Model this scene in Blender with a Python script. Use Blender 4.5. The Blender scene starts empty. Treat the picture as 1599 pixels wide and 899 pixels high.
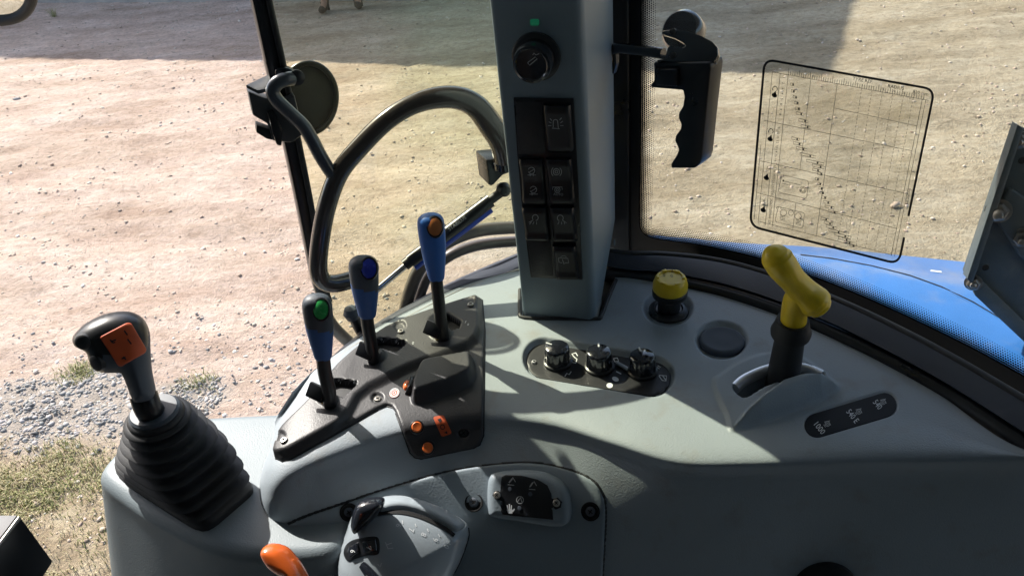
import bpy, bmesh, math, random
import numpy as np
from mathutils import Vector, Matrix, noise
from mathutils.bvhtree import BVHTree
from mathutils.geometry import delaunay_2d_cdt
random.seed(7); rng = np.random.default_rng(7)
S = bpy.context.scene
COL = S.collection
# ------------------------------------------------------------------ camera
H = .48; FPX = 1250.; PITCH = math.radians(33); ROLL = math.radians(5.9)
_f = np.array([0, math.cos(PITCH), -math.sin(PITCH)]); _u = np.array([0, math.sin(PITCH), math.cos(PITCH)]); _x = np.array([1., 0, 0])
_R = math.cos(ROLL)*_x - math.sin(ROLL)*_u; _U = math.cos(ROLL)*_u + math.sin(ROLL)*_x
_C = np.array([0, 0, H])
cd = bpy.data.cameras.new('camera'); cam = bpy.data.objects.new('camera', cd); COL.objects.link(cam)
cd.sensor_width = 36; cd.lens = 36*FPX/1599; cd.clip_start = .02; cd.clip_end = 1000
m = Matrix.Identity(4)
for i in range(3):
    m[i][0] = _R[i]; m[i][1] = _U[i]; m[i][2] = -_f[i]; m[i][3] = _C[i]
cam.matrix_world = m; S.camera = cam
S.render.resolution_x = 1024; S.render.resolution_y = 575
# ------------------------------------------------------------------ light
SAZ = Vector((-.66, .75)).normalized(); SEL = math.radians(42)
W = bpy.data.worlds.new('World'); S.world = W; W.use_nodes = True
nt = W.node_tree; bg = nt.nodes['Background']; sk = nt.nodes.new('ShaderNodeTexSky')
sk.sky_type = 'NISHITA'; sk.sun_disc = False; sk.sun_elevation = SEL
sk.dust_density = 2.2; sk.ozone_density = .7
sk.sun_rotation = math.atan2(SAZ.x, SAZ.y)
nt.links.new(sk.outputs[0], bg.inputs[0]); bg.inputs[1].default_value = .15
sl = bpy.data.lights.new('sun', 'SUN'); so = bpy.data.objects.new('sun', sl); COL.objects.link(so)
sl.energy = 4.3; sl.angle = math.radians(.55); sl.color = (1, .955, .88)
sd = Vector((SAZ.x*math.cos(SEL), SAZ.y*math.cos(SEL), math.sin(SEL)))
so.rotation_euler = sd.to_track_quat('Z', 'Y').to_euler(); so.location = (-4, 6, 8)
S.view_settings.view_transform = 'Standard'; S.view_settings.look = 'None'; S.view_settings.gamma = 1
S.view_settings.exposure = .92
S.render.engine = 'CYCLES'
S.cycles.max_bounces = 8; S.cycles.transparent_max_bounces = 16
GZ = -1.62
# ------------------------------------------------------------------ pixel -> point on a real surface
def ray(px, py): return _f + _R*(px-799.5)/FPX - _U*(py-449.5)/FPX
def P(px, py, z=0.):
    d = ray(px, py); return Vector(_C + d*(z-H)/d[2])
def D(px, py, depth): return Vector(_C + ray(px, py)*depth)
def on(px, py, o, n):
    d = Vector(ray(px, py)); c = Vector(_C); return c + d*((o-c).dot(n)/d.dot(n))
def depth(p): return (Vector(p)-Vector(_C)).dot(Vector(_f))
def proj(A):
    A = np.asarray(A, float) - _C; z = A@_f
    return np.stack([799.5+FPX*(A@_R)/z, 449.5-FPX*(A@_U)/z], -1)
class Plane:
    def __init__(s, o, n): s.o = Vector(o); s.n = Vector(n).normalized(); s.n = -s.n if s.n.dot(Vector(_f)) > 0 and s.n.dot(Vector(_C)-s.o) < 0 else s.n
    def __call__(s, px, py): return on(px, py, s.o, s.n), s.n
class Surf:
    def __init__(s, *objs, fallback=None):
        vs = []; fs = []
        for o in objs:
            b = len(vs); vs += [o.matrix_world @ v.co for v in o.data.vertices]; fs += [[b+i for i in p.vertices] for p in o.data.polygons]
        s.t = BVHTree.FromPolygons(vs, fs); s.fb = fallback
    def __call__(s, px, py):
        d = Vector(ray(px, py)).normalized(); p, n, i, dist = s.t.ray_cast(Vector(_C), d)
        if p is None:
            return s.fb(px, py) if s.fb else (P(px, py, -.05), Vector((0, 0, 1)))
        if n.dot(d) > 0: n = -n
        return p, n
# ------------------------------------------------------------------ object helpers
def mesh(name, vs, fs, mat, parent=None, smooth=True, label=None, mats=None, mi=None):
    me = bpy.data.meshes.new(name); me.from_pydata([tuple(v) for v in vs], [], [tuple(int(i) for i in f) for f in fs]); me.update()
    return meobj(name, me, mat, parent, smooth, label, mats, mi)
def meobj(name, me, mat, parent=None, smooth=True, label=None, mats=None, mi=None):
    for mm in ([mat] if mats is None else mats): me.materials.append(mm)
    if mi is not None: me.polygons.foreach_set('material_index', mi)
    if smooth is True: me.polygons.foreach_set('use_smooth', [True]*len(me.polygons))
    elif smooth:   # angle
        me.polygons.foreach_set('use_smooth', [True]*len(me.polygons))
        me.set_sharp_from_angle(angle=math.radians(smooth))
    o = bpy.data.objects.new(name, me); COL.objects.link(o)
    if parent: par(o, parent)
    if label: o['label'] = label
    return o
LOC = {}
def par(o, p):
    o.parent = p; o.matrix_parent_inverse = Matrix.Translation(-Vector(LOC.get(p.name, (0, 0, 0))))
def thing(name, label, cat, loc=(0, 0, 0), group=None):
    o = bpy.data.objects.new(name, None); COL.objects.link(o); o.location = loc; o.empty_display_size = .05
    LOC[o.name] = tuple(loc); return tag(o, label, cat, group)
def tag(o, label, cat, group=None):
    o['label'] = label; o['category'] = cat
    if group: o['group'] = group
    return o
def struct(o): o['kind'] = 'structure'; return o
def tube(name, pts, r, mat, parent=None, seg=16, sub=6, closed=False, oval=None):
    pts = [Vector(p) for p in pts]; n = len(pts); rs = r if isinstance(r, (list, tuple)) else [r]*n
    Q = []; RR = []
    if sub > 1 and n > 2:
        for i in range(n-1 if not closed else n):
            g = lambda k: pts[k % n] if closed else pts[max(0, min(n-1, k))]
            h = lambda k: rs[k % n] if closed else rs[max(0, min(n-1, k))]
            a, b, c, d = g(i-1), g(i), g(i+1), g(i+2)
            for s_ in range(sub):
                t = s_/sub; Q.append(.5*((2*b)+(c-a)*t+(2*a-5*b+4*c-d)*t*t+(3*b-a-3*c+d)*t**3)); RR.append(h(i)*(1-t)+h(i+1)*t)
        if not closed: Q.append(pts[-1]); RR.append(rs[-1])
    else: Q = pts; RR = rs
    vs = []; fs = []; N = len(Q); prev = None
    for i, q in enumerate(Q):
        t = (Q[(i+1) % N]-Q[i-1]) if closed else (Q[min(N-1, i+1)]-Q[max(0, i-1)])
        t.normalize()
        if prev is None: a = t.orthogonal().normalized()
        else: a = (prev-t*prev.dot(t)).normalized()
        prev = a; b = t.cross(a)
        for k in range(seg):
            th = 2*math.pi*k/seg; vs.append(q+(a*math.cos(th)+b*math.sin(th))*RR[i])
    for i in range(N if closed else N-1):
        for k in range(seg):
            j = (i+1) % N; fs.append((i*seg+k, i*seg+(k+1) % seg, j*seg+(k+1) % seg, j*seg+k))
    if not closed: fs.append(tuple(range(seg))[::-1]); fs.append(tuple((N-1)*seg+k for k in range(seg)))
    return mesh(name, vs, fs, mat, parent, smooth=50)
def frame(o, n, up=(0, 1, 0)):
    n = Vector(n).normalized(); x = Vector(up).cross(n)
    if x.length < 1e-4: x = Vector((1, 0, 0)).cross(n)
    x.normalize(); y = n.cross(x); m = Matrix.Identity(4)
    for i in range(3): m[i][0] = x[i]; m[i][1] = y[i]; m[i][2] = n[i]; m[i][3] = o[i]
    return m
def lathe(name, prof, M, mat, parent=None, seg=32, mod=None, smooth=40, sx=1, sy=1):
    vs = []; fs = []
    for (r, z) in prof:
        for k in range(seg):
            th = 2*math.pi*k/seg; rr = r*(mod(th, z) if mod else 1); vs.append(M@Vector((rr*math.cos(th)*sx, rr*math.sin(th)*sy, z)))
    n = len(prof)
    for i in range(n-1):
        for k in range(seg): fs.append((i*seg+k, i*seg+(k+1) % seg, (i+1)*seg+(k+1) % seg, (i+1)*seg+k))
    fs.append(tuple(range(seg))[::-1]); fs.append(tuple((n-1)*seg+k for k in range(seg)))
    return mesh(name, vs, fs, mat, parent, smooth)
def prism(name, outline, vec, mat, parent=None, bev=0, smooth=35, seg=2):
    bm = bmesh.new(); vec = Vector(vec); vs = [bm.verts.new(p) for p in outline]; fa = bm.faces.new(vs)
    ws = [bm.verts.new(Vector(p)+vec) for p in outline]; bm.faces.new(ws[::-1]); n = len(vs)
    for i in range(n): bm.faces.new((vs[i], ws[i], ws[(i+1) % n], vs[(i+1) % n]))
    bmesh.ops.recalc_face_normals(bm, faces=bm.faces)
    if bev: bmesh.ops.bevel(bm, geom=list(bm.edges), offset=bev, segments=seg, profile=.5, affect='EDGES', clamp_overlap=True)
    bmesh.ops.triangulate(bm, faces=[f for f in bm.faces if len(f.verts) > 4])
    me = bpy.data.meshes.new(name); bm.to_mesh(me); bm.free(); return meobj(name, me, mat, parent, smooth)
def box(name, M, sx, sy, sz, mat, parent=None, bev=0, seg=2):
    o = [M@Vector((x*sx/2, y*sy/2, -sz/2)) for x, y in ((-1, -1), (1, -1), (1, 1), (-1, 1))]
    return prism(name, o, (M.to_3x3()@Vector((0, 0, sz))), mat, parent, bev, seg=seg)
def sm_poly(pts, n=4, closed=True):
    pts = [Vector((*p, 0)) if len(p) == 2 else Vector(p) for p in pts]; N = len(pts); out = []
    for i in range(N if closed else N-1):
        g = lambda k: pts[k % N] if closed else pts[max(0, min(N-1, k))]
        a, b, c, d = g(i-1), g(i), g(i+1), g(i+2)
        for s_ in range(n):
            t = s_/n; out.append(.5*((2*b)+(c-a)*t+(2*a-5*b+4*c-d)*t*t+(3*b-a-3*c+d)*t**3))
    if not closed: out.append(pts[-1])
    return out
def round_poly(pts, r, n=5):
    """chamfer-round the corners of a 2-D polygon; r a number or one per corner"""
    N = len(pts); out = []
    for i in range(N):
        p = np.array(pts[i], float); a = np.array(pts[i-1], float)-p; b = np.array(pts[(i+1) % N], float)-p
        la = np.linalg.norm(a); lb = np.linalg.norm(b); rr = r[i] if isinstance(r, (list, tuple)) else r
        d = min(rr, la*.48, lb*.48)
        if d < .3: out.append(tuple(p)); continue
        p0 = p+a/la*d; p1 = p+b/lb*d
        for k in range(n+1):
            t = k/n; out.append(tuple((1-t)**2*p0+2*t*(1-t)*p+t*t*p1))
    return out
def stadium(x0, y0, x1, y1, r, n=10, sq=1.):
    a = math.atan2(y1-y0, x1-x0); o = []
    for k in range(n+1):
        th = a-math.pi/2+math.pi*k/n; o.append((x1+r*math.cos(th), y1+r*math.sin(th)))
    for k in range(n+1):
        th = a+math.pi/2+math.pi*k/n; o.append((x0+r*math.cos(th), y0+r*math.sin(th)))
    return o
def ell(cx, cy, rx, ry, n=28, a=0):
    ca, sa = math.cos(a), math.sin(a); return [(cx+rx*math.cos(2*math.pi*k/n)*ca-ry*math.sin(2*math.pi*k/n)*sa, cy+rx*math.cos(2*math.pi*k/n)*sa+ry*math.sin(2*math.pi*k/n)*ca) for k in range(n)]
def seg_dist(Q, poly, closed=True):
    Q = np.asarray(Q, float); poly = np.asarray(poly, float); d = np.full(len(Q), 1e9); n = len(poly)
    for i in range(n if closed else n-1):
        a = poly[i]; b = poly[(i+1) % n]; ab = b-a; L = max(ab@ab, 1e-9)
        t = np.clip(((Q-a)@ab)/L, 0, 1); d = np.minimum(d, np.hypot(*(Q-a-t[:, None]*ab).T))
    return d
def inside(Q, poly):
    Q = np.asarray(Q, float); poly = np.asarray(poly, float); c = np.zeros(len(Q), bool); n = len(poly); x, y = Q[:, 0], Q[:, 1]
    for i in range(n):
        x0, y0 = poly[i]; x1, y1 = poly[i-1]
        if y0 == y1: continue
        c ^= ((y0 > y) != (y1 > y)) & (x < (x1-x0)*(y-y0)/(y1-y0)+x0)
    return c
def sdf(Q, poly):
    d = seg_dist(Q, poly); return np.where(inside(Q, poly), d, -d)
def ss(a, b, x): t = np.clip((np.asarray(x, float)-a)/(b-a), 0, 1); return t*t*(3-2*t)
def grow(o, k):
    o = np.array(o); a = o-np.roll(o, 1, 0); b = np.roll(o, -1, 0)-o; t = a/np.maximum(np.hypot(*a.T)[:, None], 1e-6)+b/np.maximum(np.hypot(*b.T)[:, None], 1e-6); t /= np.maximum(np.hypot(*t.T)[:, None], 1e-6)
    n = np.stack([t[:, 1], -t[:, 0]], 1); area = .5*np.sum(o[:, 0]*np.roll(o[:, 1], -1)-np.roll(o[:, 0], -1)*o[:, 1]); return [tuple(q) for q in o+n*(k if area > 0 else -k)]
def tri_px(outline, step, rings=()):
    o = np.array(outline, float); q = [o[0]]
    for i in range(len(o)):
        a = o[i]; b = o[(i+1) % len(o)]; k = max(1, int(np.hypot(*(b-a))/step))
        for j in range(1, k+1): q.append(a+(b-a)*j/k)
    q = q[:-1]; o = np.array(q); mn = o.min(0); mx = o.max(0)
    xs = np.arange(mn[0], mx[0], step); ys = np.arange(mn[1], mx[1], step*.87)
    G = np.array([(x+(step/2 if j % 2 else 0), y) for j, y in enumerate(ys) for x in xs]).reshape(-1, 2)
    gap = (max(rings) if rings else 0)+step*.45
    if len(G): G = G[sdf(G, o) > gap]
    for k in rings:
        rg = np.array(grow([tuple(a) for a in o], -k)); rg = rg[np.abs(sdf(rg, o)-k) < .2*k+.05]
        if len(rg): G = np.vstack([G, rg]) if len(G) else rg
    A = np.vstack([o, G]) if len(G) else o; n = len(o)
    V, E_, F_, *_ = delaunay_2d_cdt([Vector(a) for a in A], [], [list(range(n))], 1, 1e-6)
    V = np.array([(v.x, v.y) for v in V]); return V, [list(f_) for f_ in F_], sdf(V, o)
def boundary(fs):
    c = {}
    for f_ in fs:
        for i in range(len(f_)): e = (f_[i], f_[(i+1) % len(f_)]); c[e] = 1
    return [e for e in c if (e[1], e[0]) not in c]
def patch(name, outline, surf, off, mat, parent=None, step=4., edge=3., low=-.0015, feat=None, smooth=45, mats=None, mfun=None):
    """a skin of real thickness laid on a surface: outline in px, raised by off (m) with a rounded edge and a skirt"""
    V, F_, d = tri_px(outline, step, (edge*.2, edge*.55, edge*1.02) if edge > .9 else ()); top = []; ns = []
    hh = off*np.sqrt(np.clip(1-(1-np.clip(d/edge, 0, 1))**2, 0, 1)) if edge else np.full(len(V), off)
    hh = low+(hh-low)*np.where(d < .01, .35, 1) if edge else hh
    if feat is not None: hh = hh+feat(V, d)
    for v, h_ in zip(V, hh):
        p, n = surf(v[0], v[1]); ns.append(n); top.append(p)
    top = [p+n*float(h_) for p, n, h_ in zip(top, ns, hh)]
    vs = list(top); fs = list(F_); bd = boundary(F_); mp = {}
    for a, b in bd:
        for i in (a, b):
            if i not in mp: mp[i] = len(vs); vs.append(top[i]-ns[i]*(float(hh[i])-low))
        fs.append((b, a, mp[a], mp[b]))
    mi = None
    if mfun is not None:
        c_ = np.array([V[list(f_)].mean(0) for f_ in F_]); mi = [int(q) for q in mfun(c_)]+[0]*len(bd)
    return mesh(name, vs, fs, mat, parent, smooth, mats=mats, mi=mi)
def inflate(name, outline, pl, T, R, mat, parent=None, step=3., Tb=None, power=2., smooth=True, bend=None, mats=None, mfun=None):
    """solid whose silhouette seen square-on is the outline; swells T in front and Tb behind"""
    V, F_, d = tri_px(outline, step); Tb = T if Tb is None else Tb
    s_ = (np.clip(1-(1-np.clip(d/R, 0, 1))**power, 0, 1))**(1/power); s_[d < .01] = 0
    pf = []; pb = []
    for v, k in zip(V, s_):
        p, n = pl(v[0], v[1]); o_ = (bend(v[0], v[1]) if bend else 0.)
        pf.append(p+n*(T*float(k)+o_)); pb.append(p-n*(Tb*float(k)-o_))
    mp = {}; vs = list(pf)
    bset = {i for e in boundary(F_) for i in e}
    for i in range(len(V)):
        if i in bset: mp[i] = i
        else: mp[i] = len(vs); vs.append(pb[i])
    fs = list(F_)+[[mp[i] for i in f_][::-1] for f_ in F_]
    mi = None
    if mfun is not None:
        mi = [int(mfun(V[list(f_)].mean(0))) for f_ in F_]; mi = mi+mi
    o = mesh(name, vs, fs, mat, parent, smooth, mats=mats, mi=mi)
    bm = bmesh.new(); bm.from_mesh(o.data); bmesh.ops.recalc_face_normals(bm, faces=bm.faces); bm.to_mesh(o.data); bm.free()
    return o
def prt(o, n):
    if n > 1: o['kind'] = 'stuff'     # print too small to pick apart
    return o
def stroke(name, lines, w, surf, mat, parent=None, off=.0004, closed=False):
    """printed line work: a list of pixel polylines, w px wide, as thin print on the surface"""
    vs = []; fs = []
    for ln in lines:
        ww = w
        if isinstance(ln, tuple) and isinstance(ln[0], (int, float)): ww, ln = ln
        A = np.array(ln, float); n = len(A)
        if n < 2: continue
        T = np.gradient(A, axis=0); L = np.hypot(T[:, 0], T[:, 1])[:, None]; T = T/np.maximum(L, 1e-6); N = np.stack([-T[:, 1], T[:, 0]], 1)*ww/2
        b = len(vs)
        for i in range(n):
            for q in (A[i]+N[i], A[i]-N[i]):
                p, nn = surf(q[0], q[1]); vs.append(p+nn*off)
        for i in range(n-1): fs.append((b+2*i, b+2*i+1, b+2*i+3, b+2*i+2))
    return prt(mesh(name, vs, fs, mat, parent, False), len(lines))
def blob(polys, surf, off):
    vs = []; fs = []
    for pl_ in polys:
        V, F_, _ = tri_px(pl_, 50); b = len(vs)
        for v in V: p, n = surf(*v); vs.append(p+n*off)
        fs += [[b+i for i in f_] for f_ in F_]
    return vs, fs
def fill(name, polys, surf, mat, parent=None, off=.0004):
    vs, fs = blob(polys, surf, off); return prt(mesh(name, vs, fs, mat, parent, False), len(polys))
_tc = {}
def glyphs(s):
    if s in _tc: return _tc[s]
    c = bpy.data.curves.new('t', 'FONT'); c.body = s; c.size = 1; c.resolution_u = 2; c.align_x = 'CENTER'; c.align_y = 'CENTER'
    o = bpy.data.objects.new('t', c); COL.objects.link(o); dg = bpy.context.evaluated_depsgraph_get(); dg.update()
    me = bpy.data.meshes.new_from_object(o.evaluated_get(dg)); r = ([tuple(v.co) for v in me.vertices], [tuple(p.vertices) for p in me.polygons])
    bpy.data.objects.remove(o); bpy.data.curves.remove(c); bpy.data.meshes.remove(me); _tc[s] = r; return r
def text(name, items, surf, mat, parent=None, off=.0004):
    """items: (string, px, py, size px, angle deg clockwise on the picture, x-stretch)"""
    vs = []; fs = []
    for it in items:
        s, px, py, sz, ang = it[:5]; st = it[5] if len(it) > 5 else 1; gv, gf = glyphs(s); b = len(vs); a = math.radians(ang); ca, sa = math.cos(a), math.sin(a)
        for x, y, _ in gv:
            x *= sz*st; y *= -sz; p, n = surf(px+x*ca-y*sa, py+x*sa+y*ca); vs.append(p+n*off)
        fs += [[b+i for i in f_] for f_ in gf]
    return prt(mesh(name, vs, fs, mat, parent, False), 2)
def circ(cx, cy, r, n=16, a0=0, a1=360, ry=None, rot=0):
    c, s_ = math.cos(math.radians(rot)), math.sin(math.radians(rot)); o = []
    for k in range(n+1):
        t = math.radians(a0+(a1-a0)*k/n); x = r*math.cos(t); y = (ry or r)*math.sin(t); o.append((cx+x*c-y*s_, cy+x*s_+y*c))
    return o
# ------------------------------------------------------------------ materials
def mat(name, col, rough=.5, metal=0., spec=.5, bump=0., bscale=500., bdist=.0006, var=0., vscale=6., coat=0., dirt=None, emit=None, bump2=None):
    m_ = bpy.data.materials.new(name); m_.use_nodes = True; t = m_.node_tree; b = t.nodes['Principled BSDF']; L = t.links.new
    b.inputs['Base Color'].default_value = (*col, 1); b.inputs['Roughness'].default_value = rough; b.inputs['Metallic'].default_value = metal
    b.inputs['Specular IOR Level'].default_value = spec; b.inputs['Coat Weight'].default_value = coat; b.inputs['Coat Roughness'].default_value = .08
    tc = t.nodes.new('ShaderNodeTexCoord')
    cur = None
    if var or dirt:
        n = t.nodes.new('ShaderNodeTexNoise'); n.inputs['Scale'].default_value = vscale; n.inputs['Detail'].default_value = 6; L(tc.outputs['Object'], n.inputs['Vector'])
        r = t.nodes.new('ShaderNodeValToRGB'); e = r.color_ramp.elements
        e[0].position = .3; e[1].position = .72
        e[0].color = (*[c*(1-var) for c in col], 1); e[1].color = (*[min(1, c*(1+var)) for c in col], 1)
        L(n.outputs['Fac'], r.inputs[0]); cur = r.outputs[0]
    if dirt:
        n2 = t.nodes.new('ShaderNodeTexNoise'); n2.inputs['Scale'].default_value = dirt[1]; n2.inputs['Detail'].default_value = 9; n2.inputs['Roughness'].default_value = .65; L(tc.outputs['Object'], n2.inputs['Vector'])
        r2 = t.nodes.new('ShaderNodeValToRGB'); r2.color_ramp.elements[0].position = dirt[2]; r2.color_ramp.elements[1].position = dirt[2]+.2
        L(n2.outputs['Fac'], r2.inputs[0]); mx = t.nodes.new('ShaderNodeMix'); mx.data_type = 'RGBA'
        mu = t.nodes.new('ShaderNodeMath'); mu.operation = 'MULTIPLY'; mu.inputs[1].default_value = dirt[3]; L(r2.outputs[0], mu.inputs[0]); L(mu.outputs[0], mx.inputs[0])
        L(cur, mx.inputs[6]); mx.inputs[7].default_value = (*dirt[0], 1); cur = mx.outputs[2]
    if cur: L(cur, b.inputs['Base Color'])
    if var or dirt:
        ra = t.nodes.new('ShaderNodeMapRange'); ra.inputs[3].default_value = max(.03, rough-.1); ra.inputs[4].default_value = min(1, rough+.12); L(n.outputs['Fac'], ra.inputs[0]); L(ra.outputs[0], b.inputs['Roughness'])
    if bump:
        v = t.nodes.new('ShaderNodeTexVoronoi'); v.inputs['Scale'].default_value = bscale; v.feature = 'SMOOTH_F1'; L(tc.outputs['Object'], v.inputs['Vector'])
        nn = t.nodes.new('ShaderNodeTexNoise'); nn.inputs['Scale'].default_value = bscale*.6; nn.inputs['Detail'].default_value = 3; L(tc.outputs['Object'], nn.inputs['Vector'])
        ad = t.nodes.new('ShaderNodeMath'); ad.operation = 'ADD'; L(v.outputs['Distance'], ad.inputs[0]); L(nn.outputs['Fac'], ad.inputs[1])
        bp = t.nodes.new('ShaderNodeBump'); bp.inputs['Strength'].default_value = bump; bp.inputs['Distance'].default_value = bdist; L(ad.outputs[0], bp.inputs['Height']); L(bp.outputs[0], b.inputs['Normal'])
    if emit: b.inputs['Emission Color'].default_value = (*emit[0], 1); b.inputs['Emission Strength'].default_value = emit[1]
    return m_
M = {}
M['grey'] = mat('grey_moulded_plastic', (.31, .355, .395), .5, bump=.4, bscale=950, bdist=.0004, var=.06, vscale=7, dirt=((.25, .22, .17), 24, .54, .5))
M['grey_arm'] = mat('grey_armrest_plastic', (.20, .24, .265), .52, bump=.4, bscale=950, bdist=.0004, var=.05, vscale=9, dirt=((.24, .22, .18), 30, .62, .3))
M['grey2'] = mat('grey_pillar_trim', (.19, .25, .295), .5, bump=.2, bscale=700, bdist=.0004, var=.05, vscale=8, dirt=((.25, .23, .19), 22, .62, .3))
M['panel'] = mat('grey_panel_plastic', (.25, .30, .34), .48, bump=.25, bscale=640, bdist=.0004, var=.05, vscale=9, dirt=((.28, .25, .2), 35, .62, .3))
M['silver'] = mat('silver_grey_plastic', (.36, .41, .45), .28, bump=.06, bscale=800, var=.03, coat=.25)
M['panelblack'] = mat('charcoal_panel_plastic', (.042, .041, .045), .45, bump=.3, bscale=800, bdist=.0004, var=.12, vscale=12, dirt=((.12, .11, .10), 40, .6, .35))
M['black'] = mat('black_textured_plastic', (.022, .023, .027), .42, bump=.3, bscale=800, bdist=.0004, var=.15, vscale=12, dirt=((.09, .08, .07), 40, .6, .35))
M['smooth'] = mat('black_smooth_plastic', (.014, .015, .018), .3, var=.15, vscale=20, dirt=((.06, .055, .05), 60, .62, .3))
M['gloss'] = mat('black_gloss_paint', (.012, .014, .02), .14, coat=.6, var=.1, vscale=30, dirt=((.1, .085, .065), 45, .6, .25))
M['hole'] = mat('hole_shade_black', (.004, .004, .005), .8)  # near-black that paints the darkness inside slots, recesses and gaps
M['rubber'] = mat('black_rubber', (.02, .021, .024), .55, bump=.15, bscale=900, bdist=.0003, var=.2, vscale=25, dirt=((.11, .10, .085), 55, .58, .3))
M['rubber2'] = mat('grey_black_rubber_grip', (.065, .08, .105), .68, bump=.15, bscale=900, bdist=.0003, var=.1)
M['blue'] = mat('blue_lever_plastic', (.04, .17, .58), .42, bump=.15, bscale=900, bdist=.0002, var=.08, dirt=((.12, .13, .16), 70, .62, .25))
M['bluegrey'] = mat('slate_blue_lever_plastic', (.03, .11, .33), .45, bump=.15, bscale=900, bdist=.0002, var=.1, dirt=((.12, .12, .13), 70, .62, .2))
M['slate'] = mat('slate_grip_top', (.06, .075, .095), .5, bump=.15, bscale=900, bdist=.0002, var=.1)
M['orange'] = mat('orange_plastic', (.82, .17, .03), .4, var=.05, coat=.15)
M['orangebrown'] = mat('amber_button', (.5, .17, .05), .3, var=.1, coat=.4)
M['orlab'] = mat('orange_label', (.62, .10, .025), .55, var=.08, vscale=80, bump=.05)
M['green'] = mat('green_button', (.04, .42, .10), .25, var=.1, vscale=200, coat=.5)
M['bluebtn'] = mat('blue_button', (.02, .04, .45), .25, var=.1, vscale=200, coat=.5)
M['led'] = mat('green_lamp_lens', (.02, .30, .14), .4, emit=((.03, .5, .25), .05))
M['yellow'] = mat('yellow_plastic', (.88, .62, .02), .38, var=.07, vscale=40, bump=.05, bscale=500, coat=.15, dirt=((.30, .2, .05), 60, .62, .35))
M['white'] = mat('white_print', (.75, .78, .8), .6, var=.08, vscale=300)
M['dimprint'] = mat('grey_print', (.42, .44, .45), .6, var=.1, vscale=300)
M['silverprint'] = mat('pale_print_on_dome', (.72, .74, .75), .6)
M['label'] = mat('matt_black_label', (.010, .011, .015), .55, spec=.25, var=.1)
M['ink'] = mat('black_ink', (.012, .012, .014), .7)
M['steel'] = mat('bare_steel', (.36, .34, .31), .38, metal=1, var=.15, vscale=60, dirt=((.25, .17, .1), 90, .6, .4))
M['chrome'] = mat('chromed_rod', (.75, .75, .76), .12, metal=1, var=.05)
M['brass'] = mat('brass_pin', (.55, .42, .18), .35, metal=1, var=.1)
M['bonnet'] = mat('blue_bonnet_paint', (.035, .17, .50), .35, coat=.25, var=.12, vscale=5, dirt=((.30, .31, .31), 9, .5, .45))
M['bracket'] = mat('dusty_dark_steel_plate', (.10, .125, .13), .5, metal=.1, var=.25, vscale=12, dirt=((.24, .23, .2), 18, .52, .55), bump=.15, bscale=200)
M['sill'] = mat('dark_slate_painted_steel', (.035, .042, .06), .45, var=.1, coat=.08, dirt=((.16, .16, .17), 30, .6, .3))
M['boot'] = mat('brown_work_boot', (.09, .055, .035), .7, var=.2, vscale=30)
M['trouser'] = mat('dark_brown_trousers', (.07, .05, .04), .85, var=.2, vscale=12, bump=.2, bscale=300)
M['shirt'] = mat('grey_shirt', (.2, .22, .24), .85, var=.1, bump=.2, bscale=300)
M['skin'] = mat('skin', (.35, .2, .14), .6, var=.08)
M['hair'] = mat('dark_hair', (.02, .016, .012), .7, var=.2)
M['shed'] = mat('corrugated_wall_paint', (.35, .33, .30), .6, var=.15, vscale=1.5)
M['white_metal'] = mat('brushed_aluminium', (.8, .8, .82), .3, metal=.7, var=.05, vscale=80)
def glass(name, col, refl=1., rough=.0, dust=.04):
    m_ = bpy.data.materials.new(name); m_.use_nodes = True; t = m_.node_tree; t.nodes.clear(); N = t.nodes.new; L = t.links.new
    out = N('ShaderNodeOutputMaterial'); tr = N('ShaderNodeBsdfTransparent'); tr.inputs[0].default_value = (*col, 1)
    gl = N('ShaderNodeBsdfGlossy'); gl.inputs['Roughness'].default_value = rough; fr = N('ShaderNodeFresnel'); fr.inputs[0].default_value = 1.45
    mu = N('ShaderNodeMath'); mu.operation = 'MULTIPLY'; mu.inputs[1].default_value = refl; ge = N('ShaderNodeNewGeometry'); iv_ = N('ShaderNodeMath'); iv_.operation = 'SUBTRACT'; iv_.inputs[0].default_value = 1; L(ge.outputs['Backfacing'], iv_.inputs[1])
    m0 = N('ShaderNodeMath'); m0.operation = 'MULTIPLY'; L(fr.outputs[0], m0.inputs[0]); L(iv_.outputs[0], m0.inputs[1]); L(m0.outputs[0], mu.inputs[0])
    mx = N('ShaderNodeMixShader'); L(mu.outputs[0], mx.inputs[0]); L(tr.outputs[0], mx.inputs[1]); L(gl.outputs[0], mx.inputs[2])
    di = N('ShaderNodeBsdfDiffuse'); di.inputs[0].default_value = (.55, .52, .45, 1)
    tc = N('ShaderNodeTexCoord'); no = N('ShaderNodeTexNoise'); no.inputs['Scale'].default_value = 7; no.inputs['Detail'].default_value = 10; no.inputs['Roughness'].default_value = .7
    L(tc.outputs['Object'], no.inputs['Vector']); ra = N('ShaderNodeMapRange'); ra.inputs[1].default_value = .42; ra.inputs[2].default_value = .75; ra.inputs[3].default_value = dust*.3; ra.inputs[4].default_value = dust*1.8
    L(no.outputs['Fac'], ra.inputs[0]); m2 = N('ShaderNodeMixShader'); L(ra.outputs[0], m2.inputs[0]); L(mx.outputs[0], m2.inputs[1]); L(di.outputs[0], m2.inputs[2]); L(m2.outputs[0], out.inputs[0]); return m_
M['doorglass'] = glass('green_tinted_glass', (.955, .965, .865), 1., dust=.06)
M['windglass'] = glass('windscreen_glass', (.965, .96, .935), .8, dust=.065)
M['film'] = glass('clear_sticker_film', (.965, .965, .95), .3, dust=.09)
M['mirror'] = mat('mirror_glass', (.85, .88, .86), .02, metal=1)
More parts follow.
